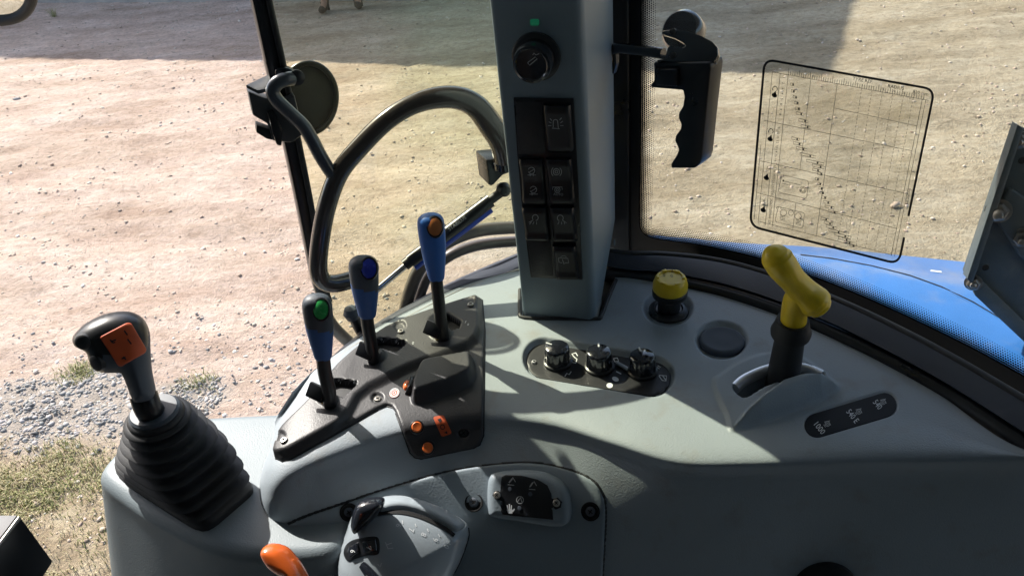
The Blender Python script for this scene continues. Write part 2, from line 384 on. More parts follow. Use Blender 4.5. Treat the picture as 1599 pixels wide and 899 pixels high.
def dots_mat():
    """windscreen edge print: dots whose size shrinks with the distance from the black band (UV v)"""
    m_ = bpy.data.materials.new('frit_dot_print'); m_.use_nodes = True; t = m_.node_tree; t.nodes.clear(); N = t.nodes.new; L = t.links.new
    out = N('ShaderNodeOutputMaterial'); tr = N('ShaderNodeBsdfTransparent'); di = N('ShaderNodeBsdfDiffuse'); di.inputs[0].default_value = (.006, .006, .007, 1)
    uv = N('ShaderNodeUVMap'); sp = N('ShaderNodeSeparateXYZ'); L(uv.outputs[0], sp.inputs[0])
    def ma(op, a, b=None):
        q = N('ShaderNodeMath'); q.operation = op
        for i, v in enumerate((a, b)):
            if v is None: continue
            if isinstance(v, (int, float)): q.inputs[i].default_value = v
            else: L(v, q.inputs[i])
        return q.outputs[0]
    u_, v_ = sp.outputs[0], sp.outputs[1]     # both in dot pitches; v 0..K
    K = 8.
    row = ma('FLOOR', v_); odd = ma('MULTIPLY', ma('MODULO', row, 2.), .5)
    fu = ma('SUBTRACT', ma('FRACT', ma('ADD', u_, odd)), .5); fv = ma('SUBTRACT', ma('FRACT', v_), .5)
    d = ma('SQRT', ma('ADD', ma('MULTIPLY', fu, fu), ma('MULTIPLY', fv, fv)))
    r = ma('SUBTRACT', .66, ma('MULTIPLY', v_, .50/K))
    mx = N('ShaderNodeMixShader'); L(ma('LESS_THAN', d, r), mx.inputs[0]); L(tr.outputs[0], mx.inputs[1]); L(di.outputs[0], mx.inputs[2]); L(mx.outputs[0], out.inputs[0]); return m_
M['dots'] = dots_mat()
# ================================================================== GROUND
def gnoise(x, y, s, o=3): return noise.fractal(Vector((x*s, y*s, 3.1)), 1., 2., o)
def ground_mat():
    m_ = bpy.data.materials.new('sandy_yard_soil'); m_.use_nodes = True; t = m_.node_tree; N = t.nodes.new; L = t.links.new; b = t.nodes['Principled BSDF']; b.inputs['Roughness'].default_value = .9; b.inputs['Specular IOR Level'].default_value = .15
    tc = N('ShaderNodeTexCoord')
    def nz(sc, det=6, ro=.6, stretch=None):
        n = N('ShaderNodeTexNoise'); n.inputs['Scale'].default_value = sc; n.inputs['Detail'].default_value = det; n.inputs['Roughness'].default_value = ro
        if stretch:
            mp = N('ShaderNodeMapping'); mp.inputs['Scale'].default_value = stretch; mp.inputs['Rotation'].default_value = (0, 0, .35); L(tc.outputs['Object'], mp.inputs[0]); L(mp.outputs[0], n.inputs['Vector'])
        else: L(tc.outputs['Object'], n.inputs['Vector'])
        return n.outputs['Fac']
    def ramp(f_, st):
        r = N('ShaderNodeValToRGB'); e = r.color_ramp.elements
        while len(e) < len(st): e.new(.5)
        for q, (p, c) in zip(e, st): q.position = p; q.color = (*c, 1)
        L(f_, r.inputs[0]); return r.outputs[0]
    def mix(f_, a, b_, blend='MIX'):
        q = N('ShaderNodeMix'); q.data_type = 'RGBA'; q.blend_type = blend
        if isinstance(f_, float): q.inputs[0].default_value = f_
        else: L(f_, q.inputs[0])
        for i, v in ((6, a), (7, b_)):
            if isinstance(v, tuple): q.inputs[i].default_value = (*v, 1)
            else: L(v, q.inputs[i])
        return q.outputs[2]
    at = N('ShaderNodeAttribute'); at.attribute_name = 'zone'; sp = N('ShaderNodeSeparateColor'); L(at.outputs['Color'], sp.inputs[0])
    pink = ramp(nz(1.6, 8, .65, (1, 2.2, 1)), [(.3, (.55, .41, .33)), (.5, (.72, .57, .475)), (.7, (.82, .68, .59))])
    yel = ramp(nz(1.9, 8, .65, (1, 2.6, 1)), [(.3, (.40, .345, .245)), (.5, (.53, .465, .34)), (.7, (.62, .56, .43))])
    c = mix(sp.outputs[0], pink, yel)
    fine = ramp(nz(26, 8, .7), [(.32, (.62, .60, .57)), (.5, (1, 1, 1)), (.7, (1.12, 1.1, 1.08))]); c = mix(.75, c, fine, 'MULTIPLY')
    f2 = ramp(nz(9, 6, .7, (1, 3, 1)), [(.4, (.8, .76, .70)), (.6, (1.08, 1.08, 1.08))]); c = mix(.6, c, f2, 'MULTIPLY')
    big = ramp(nz(.55, 4, .55, (1, 3.5, 1)), [(.38, (.80, .77, .72)), (.52, (1, 1, 1)), (.66, (1.06, 1.05, 1.03))]); c = mix(.8, c, big, 'MULTIPLY')
    c = mix(sp.outputs[1], c, ramp(nz(12, 6, .7), [(.35, (.42, .36, .30)), (.6, (.60, .52, .44))]))
    c = mix(sp.outputs[2], c, ramp(nz(14, 7, .7), [(.32, (.32, .24, .15)), (.5, (.50, .40, .27)), (.66, (.62, .52, .36))]))
    vo = N('ShaderNodeTexVoronoi'); vo.inputs['Scale'].default_value = 30; L(tc.outputs['Object'], vo.inputs['Vector'])
    pk = ramp(vo.outputs['Distance'], [(.06, (.66, .62, .58)), (.16, (1, 1, 1))]); c = mix(.5, c, pk, 'MULTIPLY')
    L(c, b.inputs['Base Color'])
    bp = N('ShaderNodeBump'); bp.inputs['Strength'].default_value = .9; bp.inputs['Distance'].default_value = .032
    ad = N('ShaderNodeMath'); ad.operation = 'ADD'; L(nz(24, 10, .75, (1, 1.5, 1)), ad.inputs[0]); L(nz(80, 6, .7), ad.inputs[1]); L(ad.outputs[0], bp.inputs['Height']); L(bp.outputs[0], b.inputs['Normal']); return m_
gc = P(150, 640, GZ)
def zones(x, y):
    n1 = gnoise(x, y, 1.3, 4); n2 = gnoise(x+9, y-4, 3.1, 4)
    yel = float(ss(-1.1, .3, x+.45*n1+.10*(y-3)))
    # grey gravel patch: left of the console
    px, py = proj((x, y, GZ))
    g = float(ss(.0, .35, 1-math.hypot((x+2.05)/.90, (y-2.64)/.40)+.5*n2))
    g2 = float(ss(.1, .4, 1-math.hypot((x+1.9)/1.5, (y-11.)/.8)+.4*n2))*.6
    gr = float(ss(-.12, .12, (2.36-.10*(x+1.6))-y+.18*n2)) * float(ss(.2, -.3, x+.6))
    return yel, max(0., g-gr)*1., gr, g2
xs = np.unique(np.concatenate([np.arange(-8, 6.001, .05), -8-np.geomspace(.1, 190, 26), 6+np.geomspace(.1, 190, 26)]))
ys = np.unique(np.concatenate([np.arange(1.2, 12.001, .05), 1.2-np.geomspace(.1, 190, 26), 12+np.geomspace(.1, 190, 26)]))
vs = []; zc = []
def gh(x, y):
    h_ = .022*gnoise(x, y, .9, 3)+.014*gnoise(x*1., y*2.4, 2.7, 4)+.010*gnoise(x*1., y*1.5, 9., 3)+.006*noise.noise(Vector((x*11, y*11, 0)))
    for cx_, cy_, w_ in ((3.6, .25, .11), (5.3, .25, .11), (7.2, .25, .13), (9.0, .25, .16)): h_ -= .022*math.exp(-((y+.28*x-cx_)/w_)**2)
    return GZ+h_
for y in ys:
    for x in xs:
        near = -8.01 <= x <= 6.01 and 1.1 <= y <= 12.01
        vs.append((x, y, gh(x, y) if near else GZ)); zc.append(zones(x, y) if near else (.6, 0, 0, 0))
nx = len(xs); fs = [(j*nx+i, j*nx+i+1, (j+1)*nx+i+1, (j+1)*nx+i) for j in range(len(ys)-1) for i in range(nx-1)]
gnd = struct(mesh('ground', vs, fs, ground_mat()))
ca = gnd.data.color_attributes.new('zone', 'FLOAT_COLOR', 'POINT')
ca.data.foreach_set('color', np.array([(a, max(b, d), c, 1) for a, b, c, d in zc], np.float32).ravel())
# stones
bm = bmesh.new(); bmesh.ops.create_icosphere(bm, subdivisions=1, radius=1); iv = np.array([v.co[:] for v in bm.verts]); ifc = np.array([[v.index for v in f_.verts] for f_ in bm.faces]); bm.free()
def stones(name, pts, sizes, mt, flat=.55):
    n = len(pts); V = np.repeat(iv[None], n, 0)*(1+rng.normal(0, .16, (n, len(iv), 1)))
    V = V*np.stack([np.ones(n), rng.uniform(.55, .95, n), rng.uniform(.3, flat, n)], 1)[:, None]
    a = rng.uniform(0, 6.28, n); ca_, sa_ = np.cos(a)[:, None], np.sin(a)[:, None]
    t = rng.normal(0, .25, n)[:, None]; z = V[..., 2]+V[..., 0]*t; x = V[..., 0]*ca_-V[..., 1]*sa_; y = V[..., 0]*sa_+V[..., 1]*ca_
    V = np.stack([x, y, z], -1)*np.array(sizes)[:, None, None]; V = V+np.array(pts)[:, None]
    Fc = (ifc[None]+(np.arange(n)*len(iv))[:, None, None]).reshape(-1, 3); me = bpy.data.meshes.new(name)
    me.vertices.add(n*len(iv)); me.vertices.foreach_set('co', V.ravel()); me.loops.add(Fc.size); me.polygons.add(len(Fc))
    me.loops.foreach_set('vertex_index', Fc.ravel().astype(np.int32)); me.polygons.foreach_set('loop_start', np.arange(0, Fc.size, 3, dtype=np.int32)); me.update(calc_edges=True)
    at = me.attributes.new('tone', 'FLOAT', 'POINT'); at.data.foreach_set('value', np.repeat(rng.random(n), len(iv)).astype(np.float32))
    return meobj(name, me, mt, smooth=False)
def stone_mat(name, st):
    m_ = bpy.data.materials.new(name); m_.use_nodes = True; t = m_.node_tree; b = t.nodes['Principled BSDF']; b.inputs['Roughness'].default_value = .8
    a = t.nodes.new('ShaderNodeAttribute'); a.attribute_name = 'tone'; r = t.nodes.new('ShaderNodeValToRGB'); e = r.color_ramp.elements
    while len(e) < len(st): e.new(.5)
    for q, (p, c) in zip(e, st): q.position = p; q.color = (*c, 1)
    t.links.new(a.outputs['Fac'], r.inputs[0]); n = t.nodes.new('ShaderNodeTexNoise'); n.inputs['Scale'].default_value = 90
    mx = t.nodes.new('ShaderNodeMix'); mx.data_type = 'RGBA'; mx.blend_type = 'MULTIPLY'; mx.inputs[0].default_value = .5; t.links.new(r.outputs[0], mx.inputs[6]); t.links.new(n.outputs['Color'], mx.inputs[7])
    mx.inputs[0].default_value = .35; t.links.new(mx.outputs[2], b.inputs['Base Color']); return m_
GS = stone_mat('grey_gravel_stone', [(0, (.22, .21, .20)), (.4, (.33, .32, .30)), (.75, (.45, .42, .39)), (1, (.62, .57, .52))])
SS = stone_mat('sandy_pebble', [(0, (.36, .27, .20)), (.3, (.56, .44, .34)), (.7, (.70, .58, .46)), (1, (.82, .74, .64))])
pts = []; sz = []
while len(pts) < 4300:
    x = random.uniform(-3.3, -.4); y = random.uniform(2., 3.4); z = zones(x, y); w_ = max(z[1]*(.35+.65*(gnoise(x, y, 5, 2) > -.15)), .10*(1-z[2])*max(0, 1-abs(y-2.6)/.8))
    if random.random() < w_: s_ = random.choice((.004, .005, .006, .007, .009, .012)); pts.append((x, y, gh(x, y)+s_*.02)); sz.append(s_*random.uniform(.7, 1.35))
tag(stones('gravel', pts, sz, GS), 'loose grey gravel lying beside the grass left of the joystick', 'gravel')['kind'] = 'stuff'
pts = []; sz = []
for i in range(15000):
    y = 1.9+10*random.random()**1.3; x = random.uniform(-.75*y-.3, .78*y+.3); s_ = .0035+.0085*random.random()**3
    if gnoise(x, y, 1.7, 3) < random.uniform(-.5, .35): continue
    s_ *= 1+.08*y; pts.append((x, y, gh(x, y)+s_*.12)); sz.append(s_)
tag(stones('pebbles', pts, sz, SS, .42), 'scattered sandy pebbles over the dirt yard', 'pebbles')['kind'] = 'stuff'
for k, (px, py, s_, lb) in enumerate([(27, 155, .045, 'grey-brown stone alone on the bright sand at the left edge'), (212, 637, .028, 'pale flat pebble on the grass beside the joystick boot'), (1075, 265, .02, 'small dark stone on the sand just below the window latch grip'), (1397, 325, .03, 'pale flat stone on the sand right of the sticker edge')]):
    g = P(px, py, GZ); q = stones('stone', [(g.x, g.y, gh(g.x, g.y)+s_*.3)], [s_], GS if k < 2 else SS); tag(q, lb, 'stone')
# dry grass
def grass(name, n, fn, h0, h1, mt):
    V = []; F_ = []; T = []
    while n > 0:
        x, y, ok = fn()
        if not ok: continue
        n -= 1; z = gh(x, y); a = random.uniform(0, 6.28); l = random.uniform(h0, h1); bend_ = random.uniform(.3, 1.3)*l; w_ = random.uniform(.001, .0022)
        dx, dy = math.cos(a), math.sin(a); b = len(V); sx_, sy_ = -dy*w_, dx*w_
        V += [(x-sx_, y-sy_, z-.004), (x+sx_, y+sy_, z-.004), (x+dx*bend_*.4+sx_*.7, y+dy*bend_*.4+sy_*.7, z+l*.6), (x+dx*bend_*.4-sx_*.7, y+dy*bend_*.4-sy_*.7, z+l*.6), (x+dx*bend_, y+dy*bend_, z+l*.75)]
        F_ += [(b, b+1, b+2, b+3), (b+3, b+2, b+4)]; tn = min(1, max(0, .5+gnoise(x, y, 3, 2)*.6+random.gauss(0, .2))); T += [tn]*5
    o = mesh(name, V, F_, mt, smooth=False); at = o.data.attributes.new('tone', 'FLOAT', 'POINT'); at.data.foreach_set('value', T); return o
GR = stone_mat('dry_grass_blade', [(0, (.16, .20, .05)), (.25, (.32, .31, .10)), (.5, (.52, .44, .24)), (1, (.72, .62, .40))])
def gf():
    x = random.uniform(-2.6, -.75); y = random.uniform(1.55, 2.6); return x, y, random.random() < zones(x, y)[2]*(.12+.88*(gnoise(x, y, 3.4, 3) > .04))
tag(grass('grass', 26000, gf, .008, .03, GR), 'patchy dry grass growing at the lower left of the yard', 'grass')['kind'] = 'stuff'
GR2 = stone_mat('green_grass_blade', [(0, (.16, .20, .05)), (.5, (.38, .37, .14)), (1, (.58, .52, .28))])
for px, py, n, rr, lb in [(125, 580, 420, .05, 'small green tuft of grass by the gravel under the joystick grip'), (130, 745, 700, .09, 'bright green grass tuft at the edge of the gravel'), (84, 25, 60, .02, 'lone dry weed standing in the shaded dirt by the mirror'), (310, 598, 160, .05, 'sparse grass tuft in the sand right of the joystick')]:
    g = P(px, py, GZ)
    tag(grass('grass_tuft', n, lambda: (random.gauss(g.x, rr), random.gauss(g.y, rr*.8), True), .01 if py > 100 else .06, .035 if py > 100 else .16, GR2), lb, 'grass tuft', 'grass tufts in the yard')['kind'] = 'stuff'
# the shed that shades the far side of the yard (out of frame)
e0 = Vector((-5.157, 8.778)); e1 = Vector((2.45, 5.72)); hs = 4.2; off = SAZ*hs/math.tan(SEL); ed = (e1-e0).normalized()
a_ = e0-ed*14+off; b_ = e1+off; pn = Vector((-ed.y, ed.x)); pn = pn if pn.y > 0 else -pn
shed = thing('shed', 'long grey corrugated shed beyond the top of the yard, outside the frame', 'shed', (a_.x, a_.y, GZ))
def q3(v, z): return Vector((v.x, v.y, z))
L_ = (b_-a_).length; V = []; n = int(L_/.16)
for i in range(n+1):
    p = a_+ed*(L_*i/n)+pn*(.02*(i % 2)); V += [q3(p, GZ), q3(p, GZ+hs-.05)]
mesh('wall', V, [(2*i, 2*i+2, 2*i+3, 2*i+1) for i in range(n)], M['shed'], shed, False)
prism('roof', [q3(a_-pn*0, GZ+hs), q3(b_, GZ+hs), q3(b_+pn*9, GZ+hs+.9), q3(a_+pn*9, GZ+hs+.9)], (0, 0, .06), M['shed'], shed)
prism('end_wall', [q3(b_+pn*.03, GZ), q3(b_+pn*9, GZ), q3(b_+pn*9, GZ+hs+.85), q3(b_+pn*.03, GZ+hs-.05)], -Vector((ed.x, ed.y, 0))*.05, M['shed'], shed)
# ================================================================== PERSON (only shins and boots show at the top of the door glass)
def person(px, py):
    g = P(px, py, GZ); base = Vector((g.x, g.y, GZ)); r = thing('person', 'person standing in the shade of the yard in dark trousers and brown boots', 'person', base)
    def skin(name, pts, edges, rad, mt, root=0, sub=2):
        me = bpy.data.meshes.new(name); me.from_pydata([base+Vector(p) for p in pts], edges, []); me.update(); o = bpy.data.objects.new(name, me); COL.objects.link(o)
        sm = o.modifiers.new('s', 'SKIN'); sm.use_smooth_shade = True
        for i, q in enumerate(rad): me.skin_vertices[0].data[i].radius = (q, q) if not isinstance(q, tuple) else q
        me.skin_vertices[0].data[root].use_root = True
        o.modifiers.new('u', 'SUBSURF').levels = sub; o.modifiers['u'].render_levels = sub
        dg = bpy.context.evaluated_depsgraph_get(); dg.update(); m2 = bpy.data.meshes.new_from_object(o.evaluated_get(dg)); bpy.data.objects.remove(o); return meobj(name, m2, mt, r)
    pts = [(0, 0, .93), (0, 0, 1.12), (0, .01, 1.32), (0, 0, 1.46), (0, -.02, 1.56), (0, -.03, 1.66), (0, -.02, 1.74),
           (-.11, 0, .88), (-.16, -.02, .48), (-.19, 0, .1), (-.20, -.14, .04), (.11, 0, .88), (.15, -.03, .48), (.17, .02, .1), (.20, -.11, .04),
           (-.18, 0, 1.42), (-.25, 0, 1.14), (-.24, -.10, .92), (-.23, -.13, .84), (.18, 0, 1.42), (.25, 0, 1.14), (.24, -.10, .92), (.23, -.13, .84)]
    ed_ = [(0, 1), (1, 2), (2, 3), (3, 4), (4, 5), (5, 6), (0, 7), (7, 8), (8, 9), (9, 10), (0, 11), (11, 12), (12, 13), (13, 14), (2, 15), (15, 16), (16, 17), (17, 18), (2, 19), (19, 20), (20, 21), (21, 22)]
    skin('body', pts, ed_, [.12, .11, .13, .055, .06, .085, .06, .08, .052, .04, .03, .08, .052, .04, .03, .05, .038, .026, .03, .05, .038, .026, .03], M['skin'])
    skin('trousers', [(0, 0, 1.0), (0, 0, .9), (-.115, 0, .84), (-.16, -.02, .48), (-.19, 0, .12), (.115, 0, .84), (.15, -.03, .48), (.17, .02, .12)], [(0, 1), (1, 2), (2, 3), (3, 4), (1, 5), (5, 6), (6, 7)], [.14, .14, .095, .072, .066, .095, .072, .066], M['trouser'])
    skin('shirt', [(0, 0, .98), (0, 0, 1.14), (0, .01, 1.34), (0, 0, 1.45), (-.19, 0, 1.41), (-.245, 0, 1.2), (.19, 0, 1.41), (.245, 0, 1.2)], [(0, 1), (1, 2), (2, 3), (2, 4), (4, 5), (2, 6), (6, 7)], [.145, .13, .15, .07, .065, .055, .065, .055], M['shirt'])
    for s_, (x, y) in ((-1, (-.19, 0)), (1, (.17, .02))):
        skin('boot', [(x, y+.05, .05), (x, y+.02, .16), (x+s_*.01, y-.08, .045), (x+s_*.03, y-.17, .035)], [(0, 1), (0, 2), (2, 3)], [.048, .05, .045, .038], M['boot'])
    skin('hair', [(0, .02, 1.72), (0, .04, 1.66), (0, -.04, 1.77)], [(0, 1), (0, 2)], [.085, .08, .05], M['hair'])
    return r
person(536, 14)
# ================================================================== CONSOLE
GR_ = [  # columns: far edge, mid top, crest, past crest, front mid, bottom
 [(430, 668, -.05), (421, 698, -.055), (408, 738, -.058), (402, 772, -.07), (402, 835, -.10), (398, 965, -.16)],
 [(440, 650, -.014), (434, 682, -.014), (424, 735, -.016), (424, 778, -.032), (434, 838, -.075), (440, 965, -.15)],
 [(490, 582, 0), (488, 625, 0), (488, 706, -.004), (500, 745, -.022), (510, 832, -.069), (520, 965, -.145)],
 [(560, 532, 0), (565, 580, 0), (580, 668, -.003), (590, 712, -.02), (600, 822, -.069), (610, 965, -.145)],
 [(640, 488, 0), (650, 540, 0), (670, 644, -.003), (680, 690, -.02), (690, 817, -.07), (690, 965, -.145)],
 [(740, 446, 0), (750, 520, 0), (765, 630, -.003), (768, 680, -.02), (775, 817, -.072), (780, 965, -.145)],
 [(830, 427, 0), (840, 510, 0), (860, 640, -.003), (862, 690, -.022), (865, 822, -.073), (865, 965, -.15)],
 [(960, 430, 0), (965, 520, 0), (960, 668, -.003), (955, 715, -.022), (950, 832, -.076), (945, 965, -.15)],
 [(1060, 450, 0), (1065, 540, 0), (1065, 696, -.003), (1055, 745, -.024), (1040, 842, -.08), (1030, 965, -.155)],
 [(1200, 493, 0), (1195, 580, 0), (1180, 704, -.003), (1170, 750, -.025), (1150, 852, -.085), (1140, 965, -.16)],
 [(1330, 549, 0), (1320, 625, 0), (1300, 706, -.003), (1290, 748, -.026), (1270, 857, -.095), (1260, 965, -.165)],
 [(1460, 616, 0), (1450, 658, 0), (1440, 710, -.003), (1430, 748, -.027), (1410, 862, -.098), (1400, 965, -.165)],
 [(1600, 704, 0), (1600, 710, 0), (1600, 718, -.003), (1592, 754, -.027), (1572, 864, -.098), (1556, 965, -.165)],
 [(1760, 712, 0), (1760, 718, 0), (1760, 726, -.003), (1752, 760, -.027), (1732, 866, -.098), (1714, 965, -.165)]]
G = np.array([[P(*q)[:] for q in c] for c in GR_])           # col,row,3
back = G[:, :1]+np.array([0, .01, -.12]); back2 = G[:, :1]+np.array([0, .003, -.004]); G = np.concatenate([back, back2, G], 1)
def cr(A, n, axis):
    A = np.moveaxis(A, axis, 0); k = len(A); out = []
    for i in range(k-1):
        a, b, c, d = A[max(0, i-1)], A[i], A[i+1], A[min(k-1, i+2)]; nn = n[i] if isinstance(n, list) else n
        for s_ in range(nn):
            t = s_/nn; out.append(.5*((2*b)+(c-a)*t+(2*a-5*b+4*c-d)*t*t+(3*b-a-3*c+d)*t**3))
    out.append(A[-1]); return np.moveaxis(np.array(out), 0, axis)
# keep the top flat: clamp overshoot
g2 = cr(cr(G, [6, 5, 60, 90, 26, 40, 34], 1), 62, 0); g2[..., 2] = np.minimum(g2[..., 2], .0004)
nc, nr = g2.shape[:2]; A = g2.reshape(-1, 3); du = np.gradient(g2, axis=0); dv = np.gradient(g2, axis=1); Nn = np.cross(dv, du); Nn /= np.maximum(np.linalg.norm(Nn, axis=2, keepdims=True), 1e-9); Nn = np.where((Nn[..., 2:] < 0), -Nn, Nn).reshape(-1, 3)
Q = proj(A)
def sst(Q, x0, y0, x1, y1, sq=1.): # px distance to a segment, y squash
    a = np.array([x0, y0*sq]); b = np.array([x1, y1*sq]); q = Q*np.array([1, sq]); ab = b-a; t = np.clip(((q-a)@ab)/(ab@ab), 0, 1); return np.hypot(*(q-a-t[:, None]*ab).T)
disp = np.zeros(len(Q)); top = A[:, 2] > -.012
dd = sst(Q, 851, 558.5, 1018, 586.5, 1.08); disp -= .0065*ss(36, 29, dd)*top               # dial recess
dd = np.hypot((Q[:, 0]-1127), (Q[:, 1]-530.5)*1.38); disp -= .0055*ss(43, 33, dd)*top     # cap dish
dd = np.hypot((Q[:, 0]-1043), (Q[:, 1]-480.5)*1.38); disp -= .006*ss(41, 31, dd)*top      # knob dish
# PTO lever housing: a raised cowl with a curved slot
cowl = [(1112, 600), (1128, 582), (1160, 562), (1200, 551), (1248, 556), (1275, 572), (1306, 597), (1310, 607), (1290, 622), (1240, 642), (1180, 662), (1143, 674), (1132, 650)]
sd_ = sdf(Q, sm_poly_px := [(v.x, v.y) for v in sm_poly(cowl, 4)]); disp += .003*ss(-3, 7, sd_)*top
cheek = [(1144, 672), (1158, 650), (1185, 625), (1215, 603), (1250, 592), (1282, 592), (1303, 600), (1309, 607), (1285, 624), (1240, 643), (1190, 661)]
sd_ = sdf(Q, cheek); disp += .017*ss(-1, 20, sd_)*top
slot = [(1145, 610), (1152, 601), (1175, 586), (1205, 573), (1235, 570), (1262, 574), (1280, 582), (1286, 590), (1250, 590), (1215, 598), (1190, 608), (1168, 621), (1158, 622)]
slot = [(v.x, v.y) for v in sm_poly(slot, 3)]
sd_ = sdf(Q, slot); disp -= .03*ss(-1.5, 2.5, sd_)*top
# lever panel seat and label strip seat
disp -= .0012*ss(22, 18, sst(Q, 1277, 662, 1381, 631))*top
# shallow scoop in the lower front, right of the dome
A2 = A+Nn*disp[:, None]
fs = [(i*nr+j, i*nr+j+1, (i+1)*nr+j+1, (i+1)*nr+j) for i in range(nc-1) for j in range(nr-1)]
console = thing('side_console', 'grey moulded side console with lever panel, dials and yellow lever beside the cab window', 'console')
# cut a real opening under the pillar
keep = ~((sdf(Q, [(812, 380), (816, 496), (936, 497), (962, 436), (962, 380)]) > 0) & top)
fs = [f_ for f_ in fs if keep[f_[0]] or keep[f_[2]]]
cbody = mesh('console_shell', A2, fs, M['grey'], console)
CON = Surf(cbody, fallback=Plane((0, 0, 0), (0, 0, 1)))
CB = Surf(mesh('tmp', A, [(i*nr+j, i*nr+j+1, (i+1)*nr+j+1, (i+1)*nr+j) for i in range(nc-1) for j in range(nr-1)], M['hole'])); bpy.data.objects.remove(bpy.data.objects['tmp'])
def screw(px, py, r, surf, parent, mt, off=0., cup=None, name='screw'):
    p, n = surf(px, py); n = (n+Vector((0, 0, .3))).normalized() if n.z > .6 else n; F_ = frame(p+n*off, n)
    if cup: lathe('screw_recess', [(cup, .0003), (cup*.98, .0012), (cup*.86, .0013), (cup*.78, .0002), (cup*.7, -.002)], F_, M['hole'], parent, 24)
    s_ = lathe(name, [(r, -.001), (r, .0009), (r*.8, .0016), (r*.42, .0017), (r*.36, .0008), (.0001, .0008)], F_, mt, parent, 20)
    for a in (0, 90):
        box('screw_slot', F_@Matrix.Rotation(math.radians(a+35), 4, 'Z')@Matrix.Translation((0, 0, .0014)), r*1.1, r*.22, .0008, M['hole'], s_)
    return s_
# access panel on the front with its black gasket
acc = [(424, 846), (436, 826), (475, 806), (540, 784), (605, 762), (690, 738), (760, 726), (830, 722), (885, 732), (922, 747), (940, 768), (946, 795), (944, 850), (938, 962), (418, 962)]
acc = [(v.x, v.y) for v in sm_poly(acc[:-2], 4, False)]+acc[-2:]
gsk = patch('panel_gasket', grow(acc, 3.2), CB, .0018, M['rubber'], console, step=4, edge=.8)
accp = patch('access_panel', acc, CB, .0034, M['panel'], console, step=6, edge=5, feat=lambda V, d: -.005*ss(60, 0, np.hypot((V[:, 0]-700)/1.3, V[:, 1]-880))*0)
ACC = Surf(accp, fallback=CB)
for px, py in ((740, 784), (922, 798), (545, 799), (430, 851)):
    screw(px, py, .0042, ACC, console, M['rubber2'], -.0002, cup=.0082)
# switch pod
podo = [(v.x, v.y) for v in sm_poly([(764, 745), (774, 737), (810, 733), (850, 736), (878, 750), (891, 772), (893, 800), (886, 817), (865, 821), (815, 814), (770, 807), (762, 795), (761, 765)], 4)]
pod = patch('switch_pod', podo, ACC, .011, M['panel'], console, step=3.5, edge=12)
PODS = Surf(pod, fallback=ACC)
ear = grow([(783, 744), (790, 741), (815, 742), (840, 748), (855, 757), (861, 770), (862, 778), (871, 776), (878, 783), (876, 792), (868, 795), (863, 793), (864, 811), (785, 803), (782, 798), (782, 781), (774, 780), (769, 773), (772, 766), (781, 765)], 0)
insert = patch('pod_face', ear, PODS, .0008, M['smooth'], pod, step=4, edge=1)
PF = Surf(insert, fallback=PODS)
screw(776, 773, .0031, PF, pod, M['steel'], .0003); screw(869, 785, .0031, PF, pod, M['steel'], .0003)
stroke('printed_icons', [[(795, 753), (801, 745)], (2.2, [(795, 753), (800, 747)]), [(801, 745), (805, 752)], [(793, 756), (803, 757)],
    [(827, 760), (833, 752)], (2.2, [(828, 759), (832, 753)]), [(834, 751), (838, 758)], [(826, 763), (836, 764)],
    circ(812, 780, 5.5), [(808, 783), (813, 776)], [(813, 776), (815, 783)]], 1., PF, M['dimprint'], pod)
fill('hand_symbol', [[(791, 795), (796, 794), (801, 795), (800, 801), (794, 801)], [(792, 795), (791, 788), (793, 788), (794, 795)], [(794.6, 795), (794.6, 786), (796.4, 786), (796.4, 795)], [(797, 795), (798, 788), (799.6, 788), (799, 795)], [(800, 797), (803, 793), (804, 795), (801, 799)]], PF, M['white'], pod)
for px, py in ((796, 763), (828, 771), (811, 793)):
    p, n = PF(px, py); lathe('indicator_lens', [(.0018, 0), (.0017, .0004), (.0001, .0005)], frame(p, n), M['rubber2'], pod, 14)
# ---- black lever panel
pan = [(v.x, v.y) for v in sm_poly([(429, 706), (434, 688), (444, 666), (488, 619), (530, 567), (600, 513), (665, 487), (735, 464)], 3, False)]+round_poly([(742, 462), (753, 469), (757, 516)], 0)+[(756, 600), (755, 680), (749, 694), (740, 699), (700, 707), (658, 716), (648, 714), (640, 706), (628, 672), (618, 645), (612, 636), (604, 634), (590, 640), (520, 680), (455, 716), (441, 720), (431, 716)]
ridge = np.array([(420, 720), (470, 712), (515, 690), (545, 655), (560, 628), (580, 612), (640, 582), (690, 564), (730, 548), (745, 536), (752, 520), (754, 480), (757, 440)])
hole1 = [(686, 516), (690, 504), (702, 500), (722, 512), (718, 522), (706, 526), (697, 520), (692, 530), (686, 536), (679, 532), (678, 525)]
hole2 = [(583, 541), (600, 538), (634, 542), (637, 546), (620, 560), (606, 556), (598, 553), (592, 562), (584, 563), (580, 556)]
hole3 = [(514, 604), (530, 602), (559, 606), (558, 612), (538, 630), (527, 626), (522, 620), (517, 628), (509, 626), (507, 615)]
pad = round_poly([(640, 612), (657, 573), (742, 558), (747, 600), (716, 616), (643, 640)], 14)
